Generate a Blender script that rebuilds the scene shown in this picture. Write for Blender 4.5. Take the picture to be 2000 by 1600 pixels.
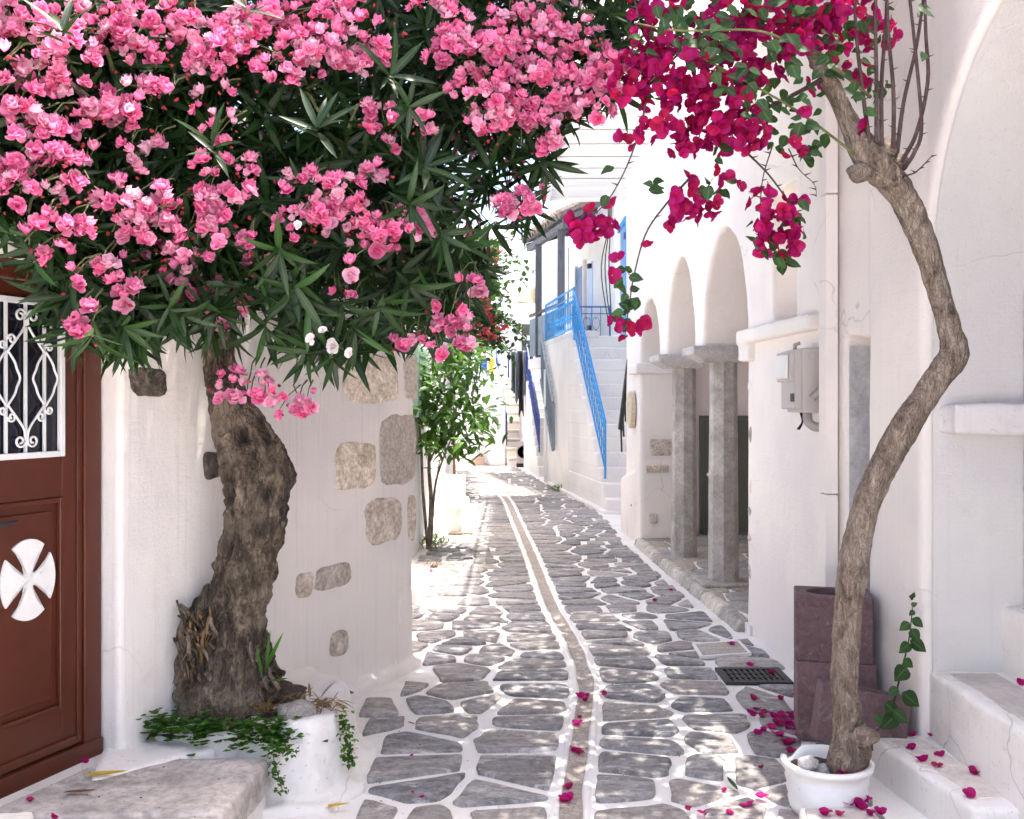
import bpy, math, random
import numpy as np
from mathutils import Vector, Matrix, Quaternion, noise as mnoise

for _o in list(bpy.data.objects):
    bpy.data.objects.remove(_o, do_unlink=True)
random.seed(7)
rng = np.random.default_rng(7)
SC = bpy.context.scene
COL = SC.collection
R = math.radians

# ------------------------------------------------------------------ camera, sky, sun, exposure
EYE = 1.72            # eye height above the lane, metres
FPX = 1950.0          # focal length in pixels of a 2000 px wide frame
HOR = 785.0           # image row of the horizon
cam_d = bpy.data.cameras.new('camera')
cam = bpy.data.objects.new('camera', cam_d); COL.objects.link(cam)
cam.location = (0, 0, EYE)
cam.rotation_euler = (R(90), 0, 0)
cam_d.sensor_width = 36.0
cam_d.lens = 36.0 * FPX / 2000.0
cam_d.shift_y = (HOR - 800.0) / 2000.0
cam_d.clip_start = 0.05
cam_d.clip_end = 6000
SC.camera = cam

TO_SUN = Vector((0.16, 0.06, 1.0)).normalized()
world = bpy.data.worlds.new('World'); SC.world = world
world.use_nodes = True
_nt = world.node_tree
_sky = _nt.nodes.new('ShaderNodeTexSky')
_sky.sky_type = 'NISHITA'; _sky.sun_disc = False
_sky.sun_elevation = math.asin(TO_SUN.z)
_sky.sun_rotation = math.atan2(TO_SUN.x, TO_SUN.y)
_sky.air_density = 1.0; _sky.dust_density = 5.0; _sky.ozone_density = 0.6
_nt.links.new(_sky.outputs[0], _nt.nodes['Background'].inputs[0])
_nt.nodes['Background'].inputs[1].default_value = 0.12
sun_d = bpy.data.lights.new('sun', 'SUN'); sun_d.energy = 2.05; sun_d.angle = R(0.5)
sun_d.color = (1.0, 0.94, 0.85)
sun = bpy.data.objects.new('sun', sun_d); COL.objects.link(sun)
sun.rotation_euler = TO_SUN.to_track_quat('Z', 'Y').to_euler()
sun.location = (3, 5, 20)
SC.view_settings.view_transform = 'Standard'
SC.view_settings.look = 'None'
SC.view_settings.exposure = 2.36
SC.view_settings.gamma = 1.0
SC.view_settings.use_curve_mapping = False
SC.render.engine = 'CYCLES'
SC.cycles.use_denoising = True
SC.cycles.max_bounces = 8
SC.cycles.diffuse_bounces = 6
SC.cycles.use_adaptive_sampling = True
SC.cycles.adaptive_threshold = 0.04
SC.cycles.sample_clamp_indirect = 8

# ------------------------------------------------------------------ helpers
def P(x, y, Y):
    """world point at depth Y seen at picture position (x, y) of the 2000 x 1600 photograph"""
    return Vector(((x - 1000.0) / FPX * Y, Y, EYE - (y - HOR) / FPX * Y))

def G(x, y, z=0.0):
    """world point at height z seen at picture position (x, y)"""
    Y = (EYE - z) * FPX / (y - HOR)
    return Vector(((x - 1000.0) / FPX * Y, Y, z))

def pix(p):
    return (1000 + FPX * p[0] / p[1], HOR + FPX * (EYE - p[2]) / p[1])

LOC = {}
def thing(name, label, cat, loc=(0, 0, 0), group=None, kind=None):
    o = bpy.data.objects.new(name, None); COL.objects.link(o)
    o.location = loc; o.empty_display_size = 0.1
    LOC[o.name] = Vector(loc)
    tag(o, label, cat, group, kind)
    return o

def tag(o, label=None, cat=None, group=None, kind=None):
    if label: o['label'] = label
    if cat: o['category'] = cat
    if group: o['group'] = group
    if kind: o['kind'] = kind
    return o

def attach(o, parent):
    if parent is None: return
    o.parent = parent
    if parent.name in LOC:
        o.matrix_parent_inverse = Matrix.Translation(-LOC[parent.name])

def mesh_obj(name, me, mat, parent=None, loc=None, rot=None, scale=None):
    o = bpy.data.objects.new(name, me); COL.objects.link(o)
    if mat is not None and not me.materials: me.materials.append(mat)
    attach(o, parent)
    if loc is not None: o.location = loc
    if rot is not None:
        o.rotation_mode = 'QUATERNION'; o.rotation_quaternion = rot
    if scale is not None: o.scale = (scale, scale, scale) if isinstance(scale, (int, float)) else scale
    return o

class MB:
    """collects shapes that become one mesh"""
    def __init__(self): self.v = []; self.f = []
    def add(self, vs, fs):
        n = len(self.v)
        self.v += [tuple(p) for p in vs]
        self.f += [tuple(i + n for i in q) for q in fs]
        return self
    def hexa(self, c):      # c: bottom 4 (ccw from above), top 4
        return self.add(c, [(3, 2, 1, 0), (4, 5, 6, 7), (0, 1, 5, 4), (1, 2, 6, 5), (2, 3, 7, 6), (3, 0, 4, 7)])
    def box(self, x0, x1, y0, y1, z0, z1):
        return self.hexa([(x0, y0, z0), (x1, y0, z0), (x1, y1, z0), (x0, y1, z0), (x0, y0, z1), (x1, y0, z1), (x1, y1, z1), (x0, y1, z1)])
    def prism(self, poly, z0, z1):
        n = len(poly)
        a = sum(poly[i][0] * poly[(i + 1) % n][1] - poly[(i + 1) % n][0] * poly[i][1] for i in range(n))
        if a < 0: poly = poly[::-1]
        zb = z0 if isinstance(z0, (list, tuple)) else [z0] * n
        zt = z1 if isinstance(z1, (list, tuple)) else [z1] * n
        vs = [(p[0], p[1], zb[i]) for i, p in enumerate(poly)] + [(p[0], p[1], zt[i]) for i, p in enumerate(poly)]
        fs = [tuple(range(n - 1, -1, -1)), tuple(range(n, 2 * n))] + [(i, (i + 1) % n, n + (i + 1) % n, n + i) for i in range(n)]
        return self.add(vs, fs)
    def bar(self, a, b, w, h=None, up=(0, 0, 1)):   # rectangular bar from a to b
        a = Vector(a); b = Vector(b); h = w if h is None else h
        d = (b - a).normalized(); u = Vector(up)
        if abs(d.dot(u)) > 0.95: u = Vector((0, 1, 0))
        s = d.cross(u).normalized(); t = s.cross(d)
        s *= w / 2; t *= h / 2
        return self.add([a - s - t, a + s - t, a + s + t, a - s + t, b - s - t, b + s - t, b + s + t, b - s + t],
                        [(0, 1, 2, 3), (7, 6, 5, 4), (0, 4, 5, 1), (1, 5, 6, 2), (2, 6, 7, 3), (3, 7, 4, 0)])
    def tube(self, pts, rad, seg=8, cap=True, prof=None):
        pts = [Vector(p) for p in pts]; n = len(pts)
        rad = rad if isinstance(rad, (list, tuple)) else [rad] * n
        ref = Vector((0, 0, 1))
        vs = []; prev = None
        for i, p in enumerate(pts):
            d = (pts[min(i + 1, n - 1)] - pts[max(i - 1, 0)])
            d = d.normalized() if d.length > 1e-9 else Vector((0, 0, 1))
            if prev is None:
                s = d.cross(Vector((0.3, 1, 0.1))); s = s if s.length > 1e-3 else d.cross(Vector((1, 0, 0)))
            else:
                s = prev - d * prev.dot(d)
            s.normalize(); prev = s; t = d.cross(s)
            for k in range(seg):
                a = 2 * math.pi * k / seg
                rr = rad[i] * (prof(i / (n - 1), a) if prof else 1)
                vs.append(p + (s * math.cos(a) + t * math.sin(a)) * rr)
        fs = [(i * seg + k, i * seg + (k + 1) % seg, (i + 1) * seg + (k + 1) % seg, (i + 1) * seg + k) for i in range(n - 1) for k in range(seg)]
        if cap: fs += [tuple(range(seg - 1, -1, -1)), tuple(range((n - 1) * seg, n * seg))]
        return self.add(vs, fs)
    def lathe(self, prof, c=(0, 0, 0), seg=48, sx=1, sy=1):
        vs = []; n = len(prof)
        for r, z in prof:
            for k in range(seg):
                a = 2 * math.pi * k / seg
                vs.append((c[0] + r * sx * math.cos(a), c[1] + r * sy * math.sin(a), c[2] + z))
        fs = [(i * seg + k, i * seg + (k + 1) % seg, (i + 1) * seg + (k + 1) % seg, (i + 1) * seg + k) for i in range(n - 1) for k in range(seg)]
        return self.add(vs, fs)
    def mesh(self, name, smooth=False):
        me = bpy.data.meshes.new(name); me.from_pydata(self.v, [], self.f); me.update()
        if smooth: me.polygons.foreach_set('use_smooth', [True] * len(me.polygons))
        return me
    def build(self, name, mat, parent=None, smooth=False, bevel=0, seg=2):
        o = mesh_obj(name, self.mesh(name, smooth), mat, parent)
        if bevel:
            m = o.modifiers.new('bevel', 'BEVEL'); m.width = bevel; m.segments = seg; m.limit_method = 'ANGLE'; m.angle_limit = R(40)
            m.harden_normals = False
        return o

_tex = {}
def clouds(scale):
    k = round(scale, 3)
    if k not in _tex:
        t = bpy.data.textures.new('lumps', 'CLOUDS'); t.noise_scale = scale; t.noise_depth = 2; _tex[k] = t
    return _tex[k]

def plaster(name, mb, mat, parent=None, voxel=0.03, smooth=5, disp=0.012, scale=0.35):
    """hand-plastered masonry: solids fused, edges rounded over, faces slightly wavy"""
    o = mesh_obj(name, mb.mesh(name, True), mat, parent)
    m = o.modifiers.new('fuse', 'REMESH'); m.mode = 'VOXEL'; m.voxel_size = voxel; m.use_smooth_shade = True
    if smooth:
        s = o.modifiers.new('soft', 'SMOOTH'); s.factor = 0.5; s.iterations = smooth
    if disp:
        d = o.modifiers.new('waves', 'DISPLACE'); d.texture = clouds(scale); d.texture_coords = 'GLOBAL'; d.strength = disp; d.mid_level = 0.5
    return o

def bez(pts, n=40):
    """smooth curve through points (Catmull-Rom), points may carry any number of values"""
    pts = [np.array(p, float) for p in pts]
    pts = [2 * pts[0] - pts[1]] + pts + [2 * pts[-1] - pts[-2]]
    out = []; m = len(pts) - 3
    for i in range(n + 1):
        t = i / n * m; k = min(int(t), m - 1); u = t - k
        a, b, c, d = pts[k:k + 4]
        out.append(0.5 * ((2 * b) + (c - a) * u + (2 * a - 5 * b + 4 * c - d) * u * u + (3 * b - a - 3 * c + d) * u ** 3))
    return out

# scatter many alike pieces: the ones that show largest become parts of their own, the rest one joined mesh
def np_mesh(name, V, F4, var=None, smooth=True):
    me = bpy.data.meshes.new(name)
    me.vertices.add(len(V)); me.vertices.foreach_set('co', V.astype(np.float32).ravel())
    nf = len(F4); k = F4.shape[1]
    me.loops.add(nf * k); me.loops.foreach_set('vertex_index', F4.astype(np.int32).ravel())
    me.polygons.add(nf); me.polygons.foreach_set('loop_start', np.arange(0, nf * k, k, dtype=np.int32))
    if smooth: me.polygons.foreach_set('use_smooth', np.ones(nf, dtype=bool))
    if var is not None:
        for nm, arr in var.items():
            a = me.attributes.new(nm, 'FLOAT', 'POINT'); a.data.foreach_set('value', arr.astype(np.float32))
    me.update(calc_edges=True)
    return me

def scatter(parent, name, massname, variants, items, mat, limit=300, label=None):
    """variants: list of (V, F, rad) arrays; items: list of (loc, quat, scale, variant)"""
    if not items: return
    order = []
    bins = {}
    for i, it in enumerate(items):
        p = it[0]
        if p[1] < 0.5: order.append((9, 99, i)); continue
        x, y = pix(p)
        inside = 0 if (-10 < x < 2010 and -10 < y < 1610) else 1
        bins.setdefault((int(x // 26), int(y // 26)), []).append((p[1], i)); order.append((inside, 0, i))
    rank = {}
    for b in bins.values():
        b.sort()
        for r, (d, i) in enumerate(b): rank[i] = r
    order = sorted((a, rank.get(i, 99), items[i][0][1], i) for a, _, i in order)
    chosen = [o[3] for o in order if o[0] == 0][:limit]
    cs = set(chosen)
    mes = []
    for vi, (V, F, rad) in enumerate(variants):
        me = np_mesh(name, V, F, {'rad': rad, 'var': np.zeros(len(V))}); me.materials.append(mat); mes.append(me)
    for i in chosen:
        loc, q, s, vi = items[i]
        mesh_obj(name, mes[vi], None, parent, loc, q, s)
    rest = [i for i in range(len(items)) if i not in cs]
    if rest:
        VV = []; FF = []; RR = []; AA = []; n = 0
        for i in rest:
            loc, q, s, vi = items[i]; V, F, rad = variants[vi]
            M = np.array(q.to_matrix()) * s
            VV.append(V @ M.T + np.array(loc)); FF.append(F + n); RR.append(rad); AA.append(np.full(len(V), rng.random())); n += len(V)
        me = np_mesh(massname, np.concatenate(VV), np.concatenate(FF), {'rad': np.concatenate(RR), 'var': np.concatenate(AA)})
        o = mesh_obj(massname, me, mat, parent); o['kind'] = 'stuff'
        return o

def rnd_quat(): 
    return Quaternion((rng.normal(), rng.normal(), rng.normal(), rng.normal())).normalized()

def aim_quat(d, spin=None):
    """turn local +Z to d, with a random spin"""
    q = Vector(d).to_track_quat('Z', 'Y')
    return q @ Quaternion((0, 0, 1), rng.random() * 6.283 if spin is None else spin)

# ------------------------------------------------------------------ materials
def mat_new(name):
    m = bpy.data.materials.new(name); m.use_nodes = True
    nt = m.node_tree; b = nt.nodes['Principled BSDF']
    return m, nt, b

def N(nt, t, **kw):
    n = nt.nodes.new(t)
    for k, v in kw.items(): setattr(n, k, v)
    return n

def tex_noise(nt, vec, scale, detail=5, rough=0.6, dist=0.0):
    n = N(nt, 'ShaderNodeTexNoise'); n.inputs['Scale'].default_value = scale; n.inputs['Detail'].default_value = detail
    n.inputs['Roughness'].default_value = rough; n.inputs['Distortion'].default_value = dist
    nt.links.new(vec, n.inputs['Vector']); return n.outputs['Fac']

def ramp(nt, fac, stops):
    r = N(nt, 'ShaderNodeValToRGB'); e = r.color_ramp.elements
    while len(e) < len(stops): e.new(0.5)
    for i, (p, c) in enumerate(stops):
        e[i].position = p; e[i].color = (*c, 1) if len(c) == 3 else c
    nt.links.new(fac, r.inputs[0]); return r.outputs[0]

def mixc(nt, fac, a, b, mode='MIX'):
    m = N(nt, 'ShaderNodeMix', data_type='RGBA', blend_type=mode)
    for sock, v in ((m.inputs[0], fac), (m.inputs[6], a), (m.inputs[7], b)):
        if hasattr(v, 'links'): nt.links.new(v, sock)
        elif isinstance(v, (int, float)): sock.default_value = v
        else: sock.default_value = (*v, 1)
    return m.outputs[2]

def math_n(nt, op, a, b=0.0, c=None):
    m = N(nt, 'ShaderNodeMath', operation=op)
    for i, v in enumerate((a, b) if c is None else (a, b, c)):
        if hasattr(v, 'links'): nt.links.new(v, m.inputs[i])
        else: m.inputs[i].default_value = v
    return m.outputs[0]

def bump(nt, bsdf, h, strength=0.3, dist=0.01):
    b = N(nt, 'ShaderNodeBump'); b.inputs['Strength'].default_value = strength; b.inputs['Distance'].default_value = dist
    nt.links.new(h, b.inputs['Height']); nt.links.new(b.outputs[0], bsdf.inputs['Normal']); return b

def world_pos(nt):
    return N(nt, 'ShaderNodeNewGeometry').outputs['Position']

def scaled(nt, vec, s):
    m = N(nt, 'ShaderNodeMapping'); m.inputs['Scale'].default_value = s; nt.links.new(vec, m.inputs[0]); return m.outputs[0]

def m_plaster(name, col, dirty=(0.55, 0.5, 0.45), amount=0.25, streak=0.0, rough=0.85, fine=0.4):
    m, nt, b = mat_new(name); pos = world_pos(nt)
    n1 = tex_noise(nt, pos, 2.2, 4, 0.65); n2 = tex_noise(nt, pos, 14, 4, 0.7); n3 = tex_noise(nt, pos, 90, 2, 0.6)
    f = ramp(nt, n1, [(0.52, (0, 0, 0)), (0.8, (1, 1, 1))])
    c = mixc(nt, math_n(nt, 'MULTIPLY', f, amount), col, dirty)
    sp = ramp(nt, tex_noise(nt, pos, 33, 4, 0.75), [(0.61, (0, 0, 0)), (0.67, (1, 1, 1))])
    c = mixc(nt, math_n(nt, 'MULTIPLY', sp, amount * 0.9), c, dirty)
    if streak:
        sv = scaled(nt, pos, (26, 26, 0.35))
        s = ramp(nt, tex_noise(nt, sv, 2.0, 4, 0.6), [(0.54, (0, 0, 0)), (0.7, (1, 1, 1))])
        c = mixc(nt, math_n(nt, 'MULTIPLY', s, streak), c, dirty)
    patch = ramp(nt, tex_noise(nt, pos, 1.1, 3, 0.5), [(0.42, (0.93, 0.925, 0.94)), (0.58, (1.03, 1.025, 1.01))])
    c = mixc(nt, 1.0, c, patch, 'MULTIPLY')
    nzc = N(nt, 'ShaderNodeTexNoise'); nzc.inputs['Scale'].default_value = 3.0; nzc.inputs['Detail'].default_value = 3; nt.links.new(pos, nzc.inputs['Vector'])
    wv = N(nt, 'ShaderNodeMix', data_type='VECTOR'); wv.inputs[0].default_value = 0.25; nt.links.new(pos, wv.inputs[4]); nt.links.new(nzc.outputs['Color'], wv.inputs[5])
    vo = N(nt, 'ShaderNodeTexVoronoi', feature='DISTANCE_TO_EDGE'); vo.inputs['Scale'].default_value = 1.9; nt.links.new(wv.outputs[1], vo.inputs['Vector'])
    crk = ramp(nt, vo.outputs['Distance'], [(0.0, (1, 1, 1)), (0.007, (0, 0, 0))])
    msk = ramp(nt, tex_noise(nt, pos, 0.9, 2, 0.5), [(0.52, (0, 0, 0)), (0.6, (1, 1, 1))])
    crk = math_n(nt, 'MULTIPLY', crk, msk)
    c = mixc(nt, math_n(nt, 'MULTIPLY', crk, min(0.5, amount * 2.2)), c, tuple(v * 0.6 for v in dirty))
    nt.links.new(c, b.inputs['Base Color']); b.inputs['Roughness'].default_value = rough
    b.inputs['Specular IOR Level'].default_value = 0.25
    brush = tex_noise(nt, scaled(nt, pos, (3, 3, 34)), 1.6, 4, 0.6, 1.2)
    h = math_n(nt, 'ADD', math_n(nt, 'MULTIPLY', n2, 1.0), math_n(nt, 'MULTIPLY', n3, fine))
    h = math_n(nt, 'ADD', h, math_n(nt, 'MULTIPLY', brush, 0.5)); h = math_n(nt, 'SUBTRACT', h, math_n(nt, 'MULTIPLY', crk, 0.5))
    bump(nt, b, h, 0.35, 0.012)
    return m

def m_stone(name, c1, c2, c3=None, scale=8, bumpd=0.01, white=0.0, strata=False, rough=0.8, bstr=0.5, speck=0.8, fs=9):
    """c1..c3 mottled; per-piece tone from object random and the 'var' attribute"""
    m, nt, b = mat_new(name); pos = world_pos(nt)
    oi = N(nt, 'ShaderNodeObjectInfo').outputs['Random']
    at = N(nt, 'ShaderNodeAttribute', attribute_name='var').outputs['Fac']
    rv = math_n(nt, 'FRACT', math_n(nt, 'ADD', oi, at))
    vec = scaled(nt, pos, (1, 3.2, 1)) if strata else pos
    n1 = tex_noise(nt, vec, scale, 7, 0.65, 0.4); n2 = tex_noise(nt, pos, scale * fs, 4, 0.7)
    c = ramp(nt, n1, [(0.36, c1), (0.64, c2)])
    if c3: c = mixc(nt, ramp(nt, rv, [(0.35, (0, 0, 0)), (0.95, (1, 1, 1))]), c, c3)
    tone = ramp(nt, math_n(nt, 'FRACT', math_n(nt, 'MULTIPLY', rv, 7.31)), [(0.0, (0.72, 0.72, 0.74)), (1.0, (1.2, 1.18, 1.15))])
    c = mixc(nt, 1.0, c, tone, 'MULTIPLY')
    sp = ramp(nt, n2, [(0.36, (0.5, 0.48, 0.46)), (0.56, (1.05, 1.05, 1.05)), (0.68, (1.25, 1.25, 1.25))])
    c = mixc(nt, speck, c, sp, 'MULTIPLY')
    if white:
        w = ramp(nt, tex_noise(nt, vec, scale * 0.55, 8, 0.75, 0.8), [(0.55, (0, 0, 0)), (0.63, (1, 1, 1))])
        c = mixc(nt, math_n(nt, 'MULTIPLY', w, white), c, (0.72, 0.71, 0.7))
    nt.links.new(c, b.inputs['Base Color']); b.inputs['Roughness'].default_value = rough
    h = math_n(nt, 'ADD', n1, math_n(nt, 'MULTIPLY', n2, 0.35))
    bump(nt, b, h, bstr, bumpd)
    return m

def m_paint(name, col, rough=0.45, wear=0.0, wearcol=(0.3, 0.3, 0.3), grain=0.15):
    m, nt, b = mat_new(name); pos = world_pos(nt)
    n = tex_noise(nt, pos, 18, 5, 0.65)
    c = mixc(nt, math_n(nt, 'MULTIPLY', ramp(nt, n, [(0.35, (0, 0, 0)), (0.75, (1, 1, 1))]), grain), col, tuple(v * 0.55 for v in col))
    if wear:
        w = ramp(nt, tex_noise(nt, pos, 30, 6, 0.75), [(0.62, (0, 0, 0)), (0.68, (1, 1, 1))])
        c = mixc(nt, math_n(nt, 'MULTIPLY', w, wear), c, wearcol)
    nt.links.new(c, b.inputs['Base Color']); b.inputs['Roughness'].default_value = rough
    bump(nt, b, tex_noise(nt, pos, 60, 3, 0.6), 0.12, 0.004)
    return m

def m_wood(name, c1, c2, rough=0.75, axis=(12, 12, 1.2)):
    m, nt, b = mat_new(name); pos = world_pos(nt)
    v = scaled(nt, pos, axis); n = tex_noise(nt, v, 3, 6, 0.65, 0.5)
    nt.links.new(ramp(nt, n, [(0.3, c1), (0.7, c2)]), b.inputs['Base Color']); b.inputs['Roughness'].default_value = rough
    bump(nt, b, n, 0.4, 0.006); return m

def m_bark(name, dark, mid, light, scale=18, bstr=0.9, dist=0.02, zfade=None):
    m, nt, b = mat_new(name); pos = world_pos(nt)
    v = scaled(nt, pos, (1, 1, 0.42))
    n1 = tex_noise(nt, v, scale, 8, 0.7, 0.6); n2 = tex_noise(nt, v, scale * 4, 5, 0.7, 0.3); n0 = tex_noise(nt, pos, 4, 3, 0.5)
    vo = N(nt, 'ShaderNodeTexVoronoi', feature='DISTANCE_TO_EDGE'); vo.inputs['Scale'].default_value = scale * 1.7
    wv = N(nt, 'ShaderNodeMix', data_type='VECTOR'); wv.inputs[0].default_value = 0.16
    nz = N(nt, 'ShaderNodeTexNoise'); nz.inputs['Scale'].default_value = scale; nt.links.new(v, nz.inputs['Vector'])
    nt.links.new(v, wv.inputs[4]); nt.links.new(nz.outputs['Color'], wv.inputs[5]); nt.links.new(wv.outputs[1], vo.inputs['Vector'])
    crack = ramp(nt, vo.outputs['Distance'], [(0.0, (0, 0, 0)), (0.16, (1, 1, 1))])
    mixn = math_n(nt, 'ADD', math_n(nt, 'MULTIPLY', n1, 0.7), math_n(nt, 'MULTIPLY', n2, 0.3))
    c = ramp(nt, mixn, [(0.36, dark), (0.5, mid), (0.64, light)])
    c = mixc(nt, math_n(nt, 'MULTIPLY', ramp(nt, n0, [(0.5, (0, 0, 0)), (0.68, (1, 1, 1))]), 0.6), c, light)
    c = mixc(nt, 0.3, c, mixc(nt, crack, tuple(x * 0.5 for x in dark), c), 'MIX')
    nt.links.new(c, b.inputs['Base Color']); b.inputs['Roughness'].default_value = 0.9
    h = math_n(nt, 'ADD', math_n(nt, 'MULTIPLY', crack, 0.22), math_n(nt, 'ADD', n1, math_n(nt, 'MULTIPLY', n2, 0.5)))
    bump(nt, b, h, bstr, dist); return m

def m_petal(name, core, mid, edge, pale=None, transl=0.35, rough=0.55):
    m, nt, b = mat_new(name)
    oi = N(nt, 'ShaderNodeObjectInfo').outputs['Random']
    at = N(nt, 'ShaderNodeAttribute', attribute_name='var').outputs['Fac']
    rv = math_n(nt, 'FRACT', math_n(nt, 'ADD', oi, at))
    rad = N(nt, 'ShaderNodeAttribute', attribute_name='rad').outputs['Fac']
    c = ramp(nt, rad, [(0.0, core), (0.45, mid), (1.0, edge)])
    if pale:
        c = mixc(nt, ramp(nt, rv, [(0.45, (0, 0, 0)), (1.0, (0.85, 0.85, 0.85))]), c, pale)
    tone = ramp(nt, math_n(nt, 'FRACT', math_n(nt, 'MULTIPLY', rv, 5.7)), [(0, (0.72, 0.72, 0.72)), (1, (1.08, 1.08, 1.08))])
    c = mixc(nt, 1.0, c, tone, 'MULTIPLY')
    nt.links.new(c, b.inputs['Base Color']); b.inputs['Roughness'].default_value = rough; b.inputs['Specular IOR Level'].default_value = 0.2
    tr = N(nt, 'ShaderNodeBsdfTranslucent'); nt.links.new(c, tr.inputs[0])
    mx = N(nt, 'ShaderNodeMixShader'); mx.inputs[0].default_value = transl
    nt.links.new(b.outputs[0], mx.inputs[1]); nt.links.new(tr.outputs[0], mx.inputs[2])
    nt.links.new(mx.outputs[0], nt.nodes['Material Output'].inputs[0])
    return m

def m_leaf(name, c1, c2, transl=0.25, tcol=None, rough=0.35):
    m, nt, b = mat_new(name)
    oi = N(nt, 'ShaderNodeObjectInfo').outputs['Random']
    at = N(nt, 'ShaderNodeAttribute', attribute_name='var').outputs['Fac']
    rv = math_n(nt, 'FRACT', math_n(nt, 'ADD', oi, at))
    rad = N(nt, 'ShaderNodeAttribute', attribute_name='rad').outputs['Fac']
    c = ramp(nt, rv, [(0.0, c1), (0.9, c2), (1.0, tuple(min(1, v * 2.0) for v in c2))])
    c = mixc(nt, ramp(nt, rad, [(0.0, (1, 1, 1)), (0.12, (0, 0, 0))]), c, tuple(min(1, 2.2 * v + 0.02) for v in c2))
    nt.links.new(c, b.inputs['Base Color']); b.inputs['Roughness'].default_value = rough; b.inputs['Specular IOR Level'].default_value = 0.3
    tr = N(nt, 'ShaderNodeBsdfTranslucent'); tr.inputs[0].default_value = (*(tcol or tuple(min(1, v * 2.2) for v in c2)), 1)
    mx = N(nt, 'ShaderNodeMixShader'); mx.inputs[0].default_value = transl
    nt.links.new(b.outputs[0], mx.inputs[1]); nt.links.new(tr.outputs[0], mx.inputs[2])
    nt.links.new(mx.outputs[0], nt.nodes['Material Output'].inputs[0])
    return m

def m_metal(name, col, rough=0.5, metallic=0.6):
    m = m_paint(name, col, rough); m.node_tree.nodes['Principled BSDF'].inputs['Metallic'].default_value = metallic; return m

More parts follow.
